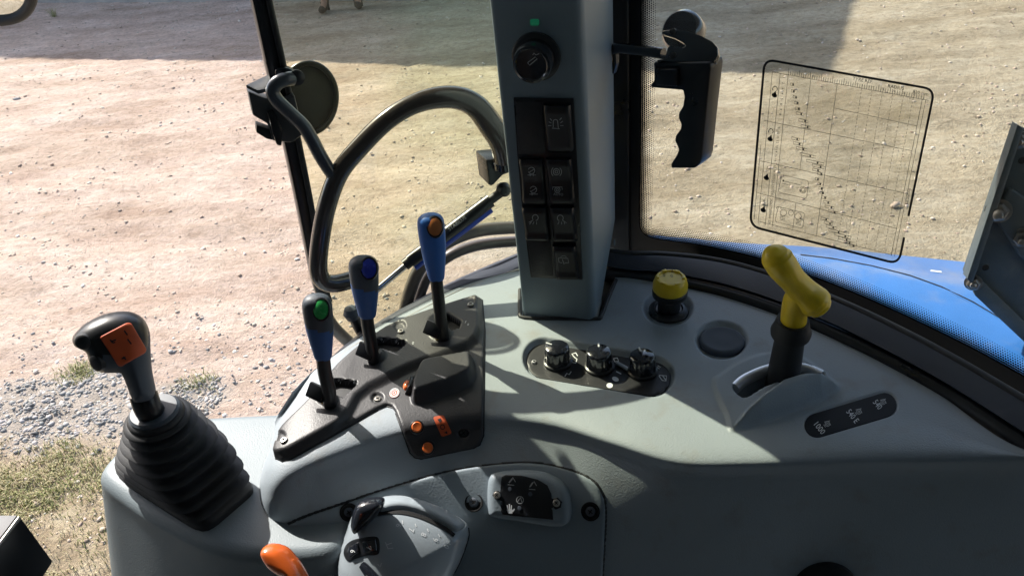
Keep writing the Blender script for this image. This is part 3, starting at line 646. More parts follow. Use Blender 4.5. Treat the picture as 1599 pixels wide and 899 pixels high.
def panfeat(V, d):
    rd = seg_dist(V, ridge, False); ridx = np.zeros(len(V))
    up = inside(V, list(map(tuple, ridge))+[(757, 300), (300, 300), (300, 720)])
    h_ = .006*ss(-5, 7, np.where(up, rd, -rd))*ss(0, 10, d)
    h_ += .014*ss(0, 10, sdf(V, pad))
    for c, s_ in (((700, 531), 20), ((594, 560), 16), ((518, 628), 15)):
        pass
    for hx in (hole1, hole2, hole3): h_ -= .014*ss(-1, 2.2, sdf(V, hx))
    for bx, by, w_, hgt in ((690, 530, 20, .004), (590, 566, 17, .004), (515, 634, 17, .006)):
        h_ += hgt*1.4*ss(w_, w_*.55, np.hypot(V[:, 0]-bx, (V[:, 1]-by)*1.5))*(1-ss(-3, 0, np.maximum.reduce([sdf(V, hx) for hx in (hole1, hole2, hole3)])))
    for sx_, sy_, sr in ((735, 476, 9), (626, 518, 9), (590, 624, 9), (444, 688, 9), (724, 676, 9), (520, 582, 7)):
        h_ -= .003*ss(sr+1.5, sr-2, np.hypot(V[:, 0]-sx_, (V[:, 1]-sy_)*1.2))
    return h_
lp = patch('lever_panel', pan, CB, .003, M['panelblack'], console, step=2.1, edge=4, feat=panfeat, smooth=60, mats=[M['panelblack'], M['hole']], mfun=lambda c: np.maximum.reduce([sdf(c, hx) for hx in (hole1, hole2, hole3)]) > 0)  # faces inside the slot holes painted near-black for their shade
LP = Surf(lp, fallback=CB)
gsk2 = patch('panel_joint', grow(pan, 1.6), CB, .0007, M['rubber'], console, step=8, edge=1)
for sx_, sy_ in ((735, 476), (626, 518), (590, 624), (444, 688), (724, 676)): screw(sx_, sy_, .0034, LP, lp, M['steel'] if sx_ != 724 else M['smooth'], .0004)
text('position_numbers', [('0', 529, 593, 6, 20), ('1', 532, 597, 5, 20), ('0', 553, 596, 6, 20), ('2', 556, 599, 5, 20), ('0', 596, 530, 6, 20), ('1', 599, 533, 5, 20), ('0', 619, 533, 6, 20), ('1', 622, 536, 5, 20), ('0', 645, 536, 6, 20), ('1', 727, 503, 6, 25), ('0', 731, 507, 5, 25)], LP, M['white'], lp)
def button(name, px, py, r, h_, mt, surf, parent, ring=True, tilt=None):
    p, n = surf(px, py); n = tilt or n; F_ = frame(p, n)
    if ring: lathe('button_collar', [(r*1.35, -.002), (r*1.35, .002), (r*1.2, .0028), (r*1.05, .0028), (r*1.0, .001)], F_, M['smooth'], parent, 24)
    return lathe(name, [(r, 0), (r, h_*.75), (r*.93, h_*.92), (r*.8, h_), (r*.3, h_*.97), (.0001, h_*.96)], F_, mt, parent, 28)
button('push_button', 651, 667, .0047, .006, M['orange'], LP, lp); button('push_button', 668, 699, .0047, .006, M['orange'], LP, lp)
p, n = LP(637, 607); F_ = frame(p+Vector((0, 0, .004)), (-.75, .1, .45)); lathe('toggle_button', [(.0065, -.004), (.0065, .001), (.0055, .0025), (.003, .0035), (.0001, .0038)], F_, M['orange'], lp, 24, sx=.6)
F_ = frame(p+Vector((.003, 0, .0035)), (-.75, .1, .45)); box('button_housing', F_, .013, .017, .006, M['smooth'], lp, .002)
patch('round_sticker', ell(616, 614, 8.2, 7, a=-.6), LP, .0005, M['orlab'], lp, step=3, edge=0, low=-.0005); stroke('sticker_print', [circ(616, 614, 5.5, ry=4.6, rot=-34), circ(616, 614, 2.5, ry=2, rot=-34), circ(616, 614, 7.6, ry=6.4, rot=-34)], 1, LP, M['white'], lp, .0009)
ol = round_poly([(676, 651), (693, 648), (706, 676), (690, 682)], 4); olp = patch('orange_label', ol, LP, .0007, M['orlab'], lp, step=3, edge=0, low=-.0005)
fill('label_symbols', [[(683, 655), (688, 653), (690, 656), (687, 660)], [(693, 675), (698, 672), (699, 677)]], LP, M['ink'], lp, .0009); stroke('label_ring', [circ(691, 666, 3.3)], 1.4, LP, M['ink'], lp, .0009)
# ---- dial bank
dpl = patch('dial_plate', stadium(851, 563, 1019, 590, 28.5), Plane((0, 0, -.0062), (0, 0, 1)), .0007, M['black'], console, step=5, edge=1)
DP = Surf(dpl, fallback=Plane((0, 0, -.0055), (0, 0, 1)))
screw(834, 566, .0026, DP, dpl, M['white_metal'], .0003)
stroke('dial_symbols', [(1.6, [(893, 566), (899, 567), (901, 561), (897, 558), (893, 553), (899, 551), (902, 556)]), (1.4, [(882, 588), (885, 583), (889, 585), (892, 580)]), (1.6, [(1029, 586), (1041, 587), (1040, 595), (1034, 594), (1029, 587)]), (1.6, [(1034, 586), (1040, 594)]), (1.4, [(958, 560), (964, 559), (966, 564), (960, 565), (958, 560)]), (1.4, [(1025, 573), (1030, 576)]), (1.4, [(1027, 571), (1032, 574)]), (1.8, [(962, 580), (970, 584)])], 1.5, DP, M['white'], dpl)
fill('fan_symbol', [ell(952, 602, 5, 4), ell(961, 592, 5.5, 3.4, a=.4), [(949, 604), (952, 609), (955, 604)]], DP, M['white'], dpl)
box('slider_stub', frame(DP(974, 575)[0]+Vector((0, 0, .002)), (0, 0, 1))@Matrix.Rotation(-.9, 4, 'Z'), .018, .004, .002, M['silver'], dpl, .0006)
def dial(px, py, pang, label):
    p, n = DP(px, py); F_ = frame(p, n)
    r = thing('dial_knob', label, 'knob', p, 'black dial knobs on the console')
    fl = lambda th, z: 1-.055*max(0, math.cos(9*th))**2*(1 if z < .0185 else .6)
    lathe('skirt', [(.0142, 0), (.0142, .0025), (.0128, .0035), (.0122, .0036)], F_, M['smooth'], r, 48)
    lathe('knob_body', [(.0128, .003), (.0125, .006), (.0122, .017), (.0116, .0188), (.0104, .0198), (.0001, .0204)], F_, M['gloss'], r, 72, fl)
    s_ = Surf(r.children[1]) if len(r.children) > 1 else None
    B = F_@Matrix.Rotation(math.radians(pang), 4, 'Z')@Matrix.Translation((0, .0085, .0200)); box('pointer_mark', B, .0016, .0065, .0012, M['white'], r, .0003)
    return r
dial(871, 566, 55, 'black fluted dial nearest the screw, leftmost of the three on the plate'); dial(936, 573, -8, 'middle black fluted dial between its two neighbours'); dial(1003, 580, 5, 'black fluted dial nearest the grey cap, rightmost of the three')
# ---- grey blanking cap, yellow push knob
p, n = CON(1127, 536); cp = tag(lathe('blanking_cap', [(.0215, -.001), (.0215, .0035), (.0205, .005), (.0185, .0058), (.0165, .0052), (.008, .0056), (.0001, .0058)], frame(p, (0, 0, 1)), M['rubber2'], None, 48), 'round dark grey blanking cap set in a dish between the dials and yellow lever', 'cap'); tag(cp, cp['label'], 'cap')
p, n = CON(1044, 487); F_ = frame(p, (0.02, -.04, 1)); kn = thing('push_knob', 'yellow-capped black push knob standing in a dish beside the pillar', 'knob', p)
lathe('base_ring', [(.0205, 0), (.0205, .003), (.018, .0055), (.0145, .006), (.013, .0045)], F_, M['smooth'], kn, 40)
lathe('stem', [(.0115, .002), (.0112, .017), (.0135, .019), (.0175, .022), (.0178, .027), (.016, .029)], F_, M['rubber'], kn, 40)
yc = lathe('cap', [(.0165, .0285), (.0176, .030), (.0174, .036), (.0152, .0425), (.0142, .0436), (.0125, .0438), (.0118, .0426), (.0001, .0428)], F_, M['yellow'], kn, 48)
for k in range(6):
    box('notch', F_@Matrix.Rotation(k*math.pi/3+.3, 4, 'Z')@Matrix.Translation((0, .0128, .0438)), .005, .003, .0014, M['yellow'], yc, .0004)
YC = Surf(yc, fallback=Plane(F_@Vector((0, 0, .043)), F_.to_3x3()@Vector((0, 0, 1))))
text('cap_print', [('H', 1038, 424, 6, 5), ('R', 1050, 424, 6, 5), ('O', 1037, 430, 6, 5), ('O', 1049, 431, 6, 5)], YC, M['ink'], yc)
# ---- speed label strip
ls = patch('speed_label', stadium(1275, 664, 1381, 632, 19), CB, .0003, M['label'], console, step=6, edge=1.5)
LS = Surf(ls, fallback=CB)
text('speed_text', [('540', 1370, 632, 13, 52, .8), ('540 E', 1331, 650, 13, 52, .8), ('1000', 1279, 668, 13, 52, .85)], LS, M['white'], ls)
def pto(cx, cy): return [circ(cx, cy, 3.6), circ(cx, cy, 1.5), [(cx-5, cy-3), (cx+4, cy-5)], [(cx-6, cy+1), (cx-3, cy+5)], [(cx+2, cy-4), (cx+5, cy+2)]]
stroke('speed_icons', pto(1379, 628)+pto(1341, 643)+pto(1292, 662), 1., LS, M['dimprint'], ls)
# ---- black knob peeping at the foot of the console
p, n = CB(1287, 918); kb = thing('lower_knob', 'black knob half cut off at the bottom edge of the dark console', 'knob', p)
lathe('knob_base', [(.028, -.002), (.027, .004), (.021, .008)], frame(p, n), M['smooth'], kb, 40); lathe('knob_body', [(.019, .006), (.018, .014), (.014, .019), (.0001, .020)], frame(p, n), M['gloss'], kb, 48, lambda th, z: 1-.04*math.cos(8*th))
# ---- armrest box under the joystick
def slab(name, outl, z, r, dep, flare, mt, parent=None, n=8):
    o = np.array([P(x, y, z)[:2] for x, y in outl]); N_ = len(o); t = np.roll(o, -1, 0)-np.roll(o, 1, 0); t /= np.hypot(*t.T)[:, None]; nn = np.stack([t[:, 1], -t[:, 0]], 1)
    if .5*np.sum(o[:, 0]*np.roll(o[:, 1], -1)-np.roll(o[:, 0], -1)*o[:, 1]) < 0: nn = -nn
    V = []; rings = []
    c = o.mean(0)
    for k in (.0, .35, .7): ring = c+(o-nn*r-c)*k; rings.append((ring, z))
    for k in range(n+1): a = k/n*math.pi/2; rings.append((o-nn*r*(1-math.sin(a)), z-r*(1-math.cos(a))))
    for d_ in (.02, .05, .1, dep): rings.append((o+nn*flare*d_, z-r-d_))
    for ring, zz in rings: V += [(a, b, zz) for a, b in ring]
    F_ = [(i*N_+k, i*N_+(k+1) % N_, (i+1)*N_+(k+1) % N_, (i+1)*N_+k) for i in range(len(rings)-1) for k in range(N_)]
    ob = mesh(name, V, F_, mt, parent); bm = bmesh.new(); bm.from_mesh(ob.data); bmesh.ops.remove_doubles(bm, verts=bm.verts, dist=1e-6); bmesh.ops.recalc_face_normals(bm, faces=bm.faces); bm.to_mesh(ob.data); bm.free(); return ob
ar = [(v.x, v.y) for v in sm_poly([(300, 648), (370, 643), (445, 640), (540, 640), (560, 700), (560, 800), (520, 862), (410, 868), (330, 856), (245, 815), (185, 775), (156, 752), (152, 735), (168, 712), (200, 682), (245, 657)], 5)]
arm = tag(slab('armrest_box', ar, -.058, .013, .35, .26, M['grey_arm']), 'grey rounded armrest box carrying the joystick, left of the main console', 'armrest')
AR = Surf(arm, fallback=Plane((0, 0, -.058), (0, 0, 1)))
# ================================================================== PILLAR
pb = P(870, 497, 0); PN = Vector((-.30, -.95, -.05)).normalized(); PF_ = Plane(pb, PN); PF_.n = PN
PSn = Vector((.95, -.33, -.02)).normalized()
def pf(px, py): return on(px, py, pb, PN)
L0, L1 = pf(816, 500), pf(761.5, 0); R0, R1 = pf(929, 494), pf(910, 0)
S0 = R0+Vector((.022, .050, .0)); sp = Plane(R0, (R1-R0).cross(Vector((.3, .95, 0))))
S1, S0 = on(958, 0, R0, sp.n), on(941, 490, R0, sp.n); S2 = on(962, 420, R0, sp.n)
print('pillar', L0, L1, R0, R1, S0, S1, 'w', (R0-L0).length, (R1-L1).length, (S1-R1).length)
def ext(a, b, z): return a+(b-a)*((z-a.z)/(b.z-a.z))
pil = thing('cab_pillar', 'grey cab corner pillar with a column of black rocker switches', 'pillar', (pb.x, pb.y, 0))
ztop, zb = .68, -.03
bk = PSn.cross(Vector((0, 0, 1))); bk = Vector((-.05, .07, 0))
def ringp(z):
    a = ext(L0, L1, z); b = ext(R0, R1, z); k = max(0, min(1, (z-.0)/.035)); c = ext(S2, S1, z) if z > .04 else ext(S0, S0+(S1-S2), z)*(1-max(0, z/.04))+ext(S2, S1, z)*max(0, z/.04)
    e = a+Vector((.03, .06, 0)); return [a, b, c, c+Vector((-.02, .03, 0)), e]
zs_ = [zb, 0, .02, .04, .06, .15, .3, .5, ztop]
rb = []
for z in zs_:
    rg = ringp(z); n_ = len(rg); o_ = []
    for i in range(n_):
        p_ = rg[i]; u1 = (rg[i-1]-p_); u2 = (rg[(i+1) % n_]-p_); rr = (.006, .009, .006, .004, .004)[i]
        for k in range(6):
            t = k/5; A_ = p_+u1.normalized()*rr; B_ = p_+u2.normalized()*rr; o_.append(A_*(1-t)**2+p_*(2*t*(1-t))+B_*t*t)
    rb.append(o_)
nn_ = len(rb[0]); V = [q for o_ in rb for q in o_]
mesh('pillar_trim', V, [(i*nn_+k, i*nn_+(k+1) % nn_, (i+1)*nn_+(k+1) % nn_, (i+1)*nn_+k) for i in range(len(rb)-1) for k in range(nn_)], M['grey2'], pil, 40)
def pq(pts): return [pf(*a) for a in pts]
def plate(name, px, thick, mt, parent, bev=.0006, off=0., r=0):
    o = round_poly(px, r) if r else px; return prism(name, [pf(*a)+PN*off for a in o], PN*thick, mt, parent, bev)
bez = plate('switch_bezel', [(802, 152), (896, 153), (904, 300), (910, 436), (829, 432), (816, 330), (808, 240)], .0016, M['smooth'], pil, .0007)
plate('blank_insert', [(806, 157), (848, 158), (852, 238), (811, 240)], .0022, M['black'], pil)
plate('blank_insert', [(825, 374), (861, 375), (864, 429), (832, 427)], .0022, M['black'], pil)
def rocker(name, px, mt=M['smooth'], kind=0, label=None):
    (x0, y0), (x1, y1), (x2, y2), (x3, y3) = px     # tl tr br bl
    a, b, c, d = [pf(*q) for q in px]; n = 12; V = []; w = 10
    prof = (lambda t: .0035+.0055*(1-t)**1.6) if kind == 0 else ((lambda t: .004+.004*abs(2*t-1)**1.5) if kind == 1 else (lambda t: .0045+.005*math.sin(math.pi*min(1, t*1.0))*.0+.005*(1-t)+.0035*math.exp(-((t-.88)/.07)**2)))
    for i in range(n+1):
        t = i/n; l = a.lerp(d, t); r_ = b.lerp(c, t); ee = .0022*(1-min(1, min(t, 1-t)*n/1.))
        for k in range(w+1):
            s_ = k/w; e_ = 1-max(0, abs(2*s_-1)-.82)/.18; V.append(l.lerp(r_, s_)+PN*(prof(t)-.0022*(1-math.sqrt(max(0, 1-(1-e_)**2)))-ee))
    fs = [(i*(w+1)+k, i*(w+1)+k+1, (i+1)*(w+1)+k+1, (i+1)*(w+1)+k) for i in range(n) for k in range(w)]
    rim = [k for k in range(w+1)]+[i*(w+1)+w for i in range(1, n+1)]+[n*(w+1)+k for k in range(w-1, -1, -1)]+[i*(w+1) for i in range(n-1, 0, -1)]
    b0 = len(V); 
    for i in rim: q = V[i]; dd = (q-pb).dot(PN); V.append(q-PN*dd)
    for i in range(len(rim)): j = (i+1) % len(rim); fs.append((rim[j], rim[i], b0+i, b0+j))
    o = mesh(name, V, fs, mt, pil, 60)
    if label: o['label'] = label
    return o
def arcs(cx, cy, r, a0, a1): return circ(cx, cy, r, 10, a0, a1)
r1 = rocker('rocker_switch', [(850, 160), (892, 161), (897, 238), (855, 238)], label='rocker switch with a beacon symbol')
stroke('beacon_symbol', [[(862, 200), (874, 201)], [(864, 199), (864, 190)], arcs(867.5, 190, 3.5, 180, 360), [(871, 190), (872, 200)], [(861, 192), (857, 190)], [(861, 196), (856, 196)], [(875, 192), (879, 189)], [(875, 196), (880, 196)], [(862, 188), (859, 185)], [(874, 187), (877, 184)]], 1., Surf(r1, fallback=PF_), M['dimprint'], r1)
r2 = rocker('rocker_switch', [(812, 245), (849, 246), (855, 313), (818, 313)], kind=1, label='rocker switch with two wheel symbols')
S2_ = Surf(r2, fallback=PF_); stroke('drive_symbols', [arcs(830, 266, 5.2, 200, 520), [(826, 269), (834, 264)], [(824, 273), (837, 273)], [(828, 271), (828, 275)], [(833, 271), (833, 275)], arcs(833, 296, 5.2, 200, 520), [(829, 299), (837, 294)], [(827, 303), (840, 303)], [(831, 301), (831, 305)]], 1., S2_, M['dimprint'], r2)
r3 = rocker('rocker_switch', [(853, 245), (893, 246), (899, 313), (859, 313)], kind=1, label='rocker switch with ringed dot and AUTO shaft symbols')
S3_ = Surf(r3, fallback=PF_); stroke('lock_symbols', [circ(869, 268, 5), circ(869, 268, 2.2), arcs(869, 268, 8, 130, 230), arcs(869, 268, 8, -50, 50), [(863, 296), (863, 292), (878, 292), (878, 296)], circ(870.5, 296.5, 4.2), circ(870.5, 296.5, 1.8)], 1., S3_, M['dimprint'], r3)
text('auto_word', [('AUTO', 872, 303.5, 5.5, 4)], S3_, M['dimprint'], r3)
r4 = rocker('rocker_switch', [(817, 319), (855, 320), (861, 374), (823, 373)], kind=2, label='rocker switch with a work lamp symbol shining left')
stroke('lamp_symbol', [circ(836, 339.5, 4.6, 12, 150, 440), [(833, 343), (826, 347)], [(830, 346), (827, 350)], [(834, 346), (832, 350)], [(838, 346), (838, 350)]], 1., Surf(r4, fallback=PF_), M['dimprint'], r4)
r5 = rocker('rocker_switch', [(860, 319), (897, 320), (903, 375), (866, 375)], kind=2, label='rocker switch with a work lamp symbol shining right')
stroke('lamp_symbol', [circ(875, 340, 4.6, 12, 110, 400), [(878, 343), (885, 348)], [(881, 346), (882, 350)], [(877, 346), (877, 350)], [(873, 346), (871, 350)]], 1., Surf(r5, fallback=PF_), M['dimprint'], r5)
r6 = rocker('rocker_switch', [(864, 379), (900, 380), (907, 434), (870, 434)], kind=2, label='rocker switch with a wiper symbol')
stroke('wiper_symbol', [[(872, 402), (887, 403), (888, 410), (882, 410)], [(872, 402), (873, 409), (878, 410)], [(878, 404), (881, 412)], arcs(880, 405, 6, 220, 320)], 1.1, Surf(r6, fallback=PF_), M['dimprint'], r6)
fo = pf(838, 88); FL = frame(fo, PN, (0, 0, 1)); lg = lathe('lighter_socket', [(.0205, -.001), (.0205, .003), (.0185, .0045)], FL, M['smooth'], pil, 40)
lk = lathe('lighter_knob', [(.0165, .003), (.0162, .016), (.0155, .0195), (.0135, .0205), (.0125, .0195), (.0001, .019)], FL@Matrix.Rotation(.0, 4, 'X'), M['gloss'], lg, 48)
LKP = Surf(lk, fallback=Plane(fo+PN*.02, PN)); stroke('cigarette_symbol', [[(824, 98), (836, 89), (839, 92), (827, 102), (824, 98)], [(832, 86), (834, 83), (837, 86), (842, 84)]], 1.2, LKP, M['dimprint'], lk)
led = plate('indicator_lamp', [(828, 30), (842, 30), (842, 40), (828, 40)], .001, M['led'], pil, .0002, r=3)
sc_ = on(959, 379, R0, sp.n); lathe('trim_plug', [(.004, 0), (.0035, .001), (.0001, .0012)], frame(sc_, -sp.n if sp.n.dot(Vector(_f)) > 0 else sp.n), M['grey2'], pil, 16)
# black recess lip where the pillar enters the console
lipz = .0006
tube('opening_lip', [P(812, 452, lipz), P(812, 486, lipz), P(818, 496, lipz), P(870, 497.5, lipz), P(930, 498, lipz), P(939, 493, lipz), P(950, 465, lipz), P(962, 437, lipz)], .0022, M['rubber'], console, seg=8, sub=3)
prism('opening_dark_sheet', [P(x, y, -.007) for x, y in [(808, 430), (812, 498), (938, 499), (966, 436), (966, 425)]], (0, 0, -.01), M['hole'], console)  # black sheet standing in for the dark gap around the pillar foot
# ================================================================== WINDSCREEN
wa = P(1000, 385, 0); wb = P(1599, 555, 0); wd = Vector((wb.x-wa.x, wb.y-wa.y, 0)).normalized(); wn = Vector((-wd.y, wd.x, 0)).normalized()*-1
wn = wn if wn.y < 0 else -wn; wo = wa-wn*.012
WS = Plane(wo, wn); WS.n = wn
def wp(px, py): return on(px, py, wo, wn)
wsc = thing('windscreen', 'clear windscreen with a dotted black edge print, right of the pillar', 'windscreen', (wo.x, wo.y, 0))
gl = [wp(962, -400), wp(1900, -400), wp(1900, 900), wp(962, 470)]
prism('glass_pane', gl, -wn*.005, M['windglass'], wsc)
lo = [(1000, -40), (1000, 100), (999, 250), (998, 340), (1003, 362), (1020, 372), (1060, 378), (1100, 384), (1180, 402), (1250, 425), (1330, 456), (1420, 496), (1520, 545), (1620, 600), (1760, 680)]
lo = [(v.x, v.y) for v in sm_poly(lo, 5, False)]
# dots band
def dotband(w=15, pitch=2.35):
    A = np.array(lo); T = np.gradient(A, axis=0); T /= np.hypot(T[:, 0], T[:, 1])[:, None]; N_ = np.stack([T[:, 1], -T[:, 0]], 1)
    K = 8; V = []; uv = []; s_ = 0
    wpos = [wp(*a) for a in A]
    P0 = .0023
    for i in range(len(A)):
        if i: s_ += (wpos[i]-wpos[i-1]).length/P0
        p = wpos[i]+wn*.0006; q2 = wp(*(A[i]+N_[i]*w))+wn*.0006; dirv = (q2-p).normalized(); V += [p, p+dirv*P0*K]; uv += [(s_, 0), (s_, K)]
    fs = [(2*i, 2*i+1, 2*i+3, 2*i+2) for i in range(len(A)-1)]; o = mesh('dot_print', V, fs, M['dots'], wsc, False); ul = o.data.uv_layers.new(name='UVMap')
    for l in o.data.loops: ul.data[l.index].uv = uv[l.vertex_index]
dotband()
# black printed band (strip between pillar and dots, and below)
outer = [(955, -40), (957, 100), (955, 250), (952, 380), (958, 402), (985, 408), (1030, 410), (1075, 413), (1150, 425), (1230, 452), (1310, 487), (1400, 530), (1500, 585), (1600, 645), (1740, 730)]
outer = [(v.x, v.y) for v in sm_poly(outer, 5, False)]
V = []; 
for a, b in zip(lo, outer): V += [wp(*a)+wn*.0005, wp(*b)+wn*.0005]
mesh('black_edge_print', V, [(2*i, 2*i+1, 2*i+3, 2*i+2) for i in range(len(lo)-1)], M['ink'], wsc, False)
# sill and seals as lofts between px curves at given heights
def loft(name, rows, mt, parent, sub=5, smooth=50):
    R_ = [[P(*q) if len(q) == 3 else q[0] for q in r] for r in rows]; R_ = [sm_poly(r, sub, False) for r in R_]; n = len(R_[0]); V = [v for r in R_ for v in r]
    return mesh(name, V, [(i*n+k, i*n+k+1, (i+1)*n+k+1, (i+1)*n+k) for i in range(len(R_)-1) for k in range(n-1)], mt, parent, smooth)
sillt = thing('windscreen_sill', 'dark slate sill with black rubber seals running along the foot of the windscreen', 'sill', tuple(P(1200, 470, 0)))
xs0 = [(948, 392), (985, 397), (1040, 398), (1120, 407), (1200, 428), (1290, 462), (1380, 503), (1480, 555), (1600, 625), (1740, 705)]
xs1 = [(948, 418), (985, 424), (1040, 428), (1120, 443), (1200, 467), (1290, 503), (1380, 547), (1480, 602), (1600, 678), (1740, 765)]
xs2 = [(940, 438), (985, 434), (1060, 453), (1130, 470), (1200, 494), (1290, 529), (1380, 573), (1480, 628), (1600, 706), (1740, 795)]
loft('sill_panel', [[(x, y-6, .004) for x, y in xs0], [(x, y, .018) for x, y in xs0], [(x, y+4, .018) for x, y in xs0], [(x, y-3, .010) for x, y in xs1], [(x, y, .004) for x, y in xs1]], M['sill'], sillt)
tube('upper_seal', [P(x, y+1, .016) for x, y in xs0], .0045, M['rubber'], sillt, seg=10)
mid = [((a[0]+b[0])/2, (a[1]+b[1])/2+1) for a, b in zip(xs1, xs2)]
tube('lower_seal', [P(x, y, -.001) for x, y in mid], .0075, M['smooth'], sillt, seg=12)
loft('gap_liner', [[(x, y-4, -.004) for x, y in xs1], [(x, y+6, -.006) for x, y in xs2]], M['hole'], sillt)
# black post between pillar and windscreen
prism('edge_post', [on(953, y, wo, wn)+wn*.03 for y in (-50, 440)]+[on(985, y, wo, wn)+wn*.004 for y in (400, -50)], -wn*.012, M['smooth'], sillt, .002)
# ---- chart sticker
stk = thing('chart_sticker', 'clear gear and speed chart sticker with thick black outline stuck on the windscreen', 'sticker', tuple(wp(1310, 250)))
cA = [np.array(q, float) for q in ((1195, 92), (1460, 139), (1404, 411), (1172, 352))]
def hom(src, dst):
    A_ = []; b_ = []
    for (x, y), (u, v) in zip(src, dst): A_ += [[x, y, 1, 0, 0, 0, -u*x, -u*y], [0, 0, 0, x, y, 1, -v*x, -v*y]]; b_ += [u, v]
    h_ = np.linalg.solve(np.array(A_), np.array(b_)); return lambda x, y: ((h_[0]*x+h_[1]*y+h_[2])/(h_[6]*x+h_[7]*y+1), (h_[3]*x+h_[4]*y+h_[5])/(h_[6]*x+h_[7]*y+1))
hm = hom([(0, 0), (1, 0), (1, 1), (0, 1)], cA)
WSo = lambda off: (lambda px, py: (wp(px, py)+wn*off, wn))
W1 = WSo(.0009)
ro = round_poly([hm(0, 0), hm(1, 0), hm(1, 1), hm(0, 1)], 17, 7)
prism('film', [W1(*a)[0]-wn*.0002 for a in ro], wn*.00025, M['film'], stk)
i_cut = [k for k, q in enumerate(ro) if q[0] > 1395 and q[1] > 150]
path = round_poly([hm(1, .70), hm(1, 0), hm(0, 0), hm(0, 1), hm(1, 1), hm(1, .83)], [0, 17, 17, 17, 17, 0], 7)
stroke('outline_print', [path], 3.6, W1, M['ink'], stk, .0006)
def h(*a): return [hm(*p) for p in a]
thin = []; vx = [.055, .105, .155, .295, .455]
for x in vx[:3]: thin.append(h((x, .06), (x, .97)))
for x, y0, y1 in ((.295, .06, .33), (.295, .33, .58), (.295, .78, .96), (.455, .06, .96)): thin.append(h((x, y0), (x, y1)))
dash = []
for x in (.60, .66, .72, .78, .84, .895):
    k = .06
    while k < .95: dash.append(h((x, k), (x, k+.012))); k += .020
for x in (.945, .965): thin.append(h((x, .06), (x, .96)))
thin += [h((.055, .06), (.98, .06)), h((.03, .335), (.945, .335)), h((.03, .575), (.60, .575), (.945, .575)), h((.03, .775), (.945, .79)), h((.455, .19), (.945, .20)), h((.06, .955), (.95, .955)), h((.025, .48), (.025, .95))]
k = .155; j = 0
while k < .955: thin.append(h((k, .06), (k, .06-(.022 if j % 5 else .034)))); k += .0135; j += 1
st_ = [(.175, .10), (.185, .135), (.20, .165), (.21, .195), (.22, .225), (.23, .25), (.25, .285), (.27, .315), (.22, .395), (.235, .42), (.255, .445), (.285, .475), (.33, .505), (.37, .525), (.375, .548), (.41, .565), (.40, .60), (.42, .625), (.43, .65), (.44, .675), (.455, .70), (.47, .725), (.485, .75), (.51, .775), (.47, .83), (.495, .85), (.51, .87), (.53, .89), (.57, .905), (.60, .925), (.64, .94), (.68, .952)]
sq = []
for q, (x, y) in enumerate(st_):
    w_ = (.02, .018, .022, .026, .03, .045, .06, .06, .05, .055, .07, .10, .11, .08, .05, .03)[q % 16]; thin.append(h((x, y), (x+w_, y), (x+w_, y+.014), (x, y+.014), (x, y))); sq.append(h((x+w_*.6, y+.002), (x+w_*.6+.010, y+.002), (x+w_*.6+.010, y+.012), (x+w_*.6, y+.012)))
for (x0, y0, x1, y1) in ((.17, .63, .36, .74), (.17, .83, .36, .93)):
    thin.append([tuple(p) for p in round_poly(h((x0, y0), (x1, y0), (x1, y1), (x0, y1)), 4)]+[hm(x0+.012, y0)])
thin += [h((.19, .665), (.31, .665)), h((.19, .68), (.23, .68)), circ(*hm(.33, .69), 5), circ(*hm(.33, .69), 3), circ(*hm(.32, .86), 5), circ(*hm(.22, .86), 5), circ(*hm(.27, .85), 4)]
for q in range(4): thin += [h((.20, .88+.009*q), (.235, .88+.009*q)), h((.31, .885+.009*q), (.345, .885+.009*q))]
stroke('chart_lines', thin, .62, W1, M['ink'], stk, .0005); stroke('dashed_lines', dash, .5, W1, M['ink'], stk, .0005)
sq += [h((.19, .66), (.20, .655), (.20, .672))]
for y in (.17, .42, .655, .86):
    c_ = hm(.08, y); thin_ = ell(c_[0], c_[1]+4, 4.5, 3.2, 12, .4); sq += [thin_, [(c_[0]-3, c_[1]+2), (c_[0]+2, c_[1]-3), (c_[0]+3, c_[1]+3)]]
fill('chart_marks', sq, W1, M['ink'], stk, .0005)
tx = [('TYRE REF.', *hm(.60, .018), 7.5, 10), ('RADIUS', *hm(.79, .024), 7.5, 10), ('820 mm', *hm(.93, .030), 7.5, 10), ('ENGINE SPEED', *hm(.975, .60), 5, 100)]
c = 1
for y0, n, st in ((.08, 8, .029), (.36, 8, .027), (.59, 8, .0235), (.80, 8, .02)):
    for q in range(n): tx.append((str(c), *hm(.13, y0+q*st), 5.2, 97)); c += 1
for y in (.145, .385): tx.append(('C', *hm(.08, y), 12, 97))
tx += [('I', *hm(.08, .61), 8, 10), ('II', *hm(.08, .82), 8, 10)]
for q, x in enumerate((.60, .66, .72, .78, .84, .895)): tx.append((str(5+q*5), *hm(x, .045), 5, 10))
text('chart_text', tx, W1, M['ink'], stk, .0005)
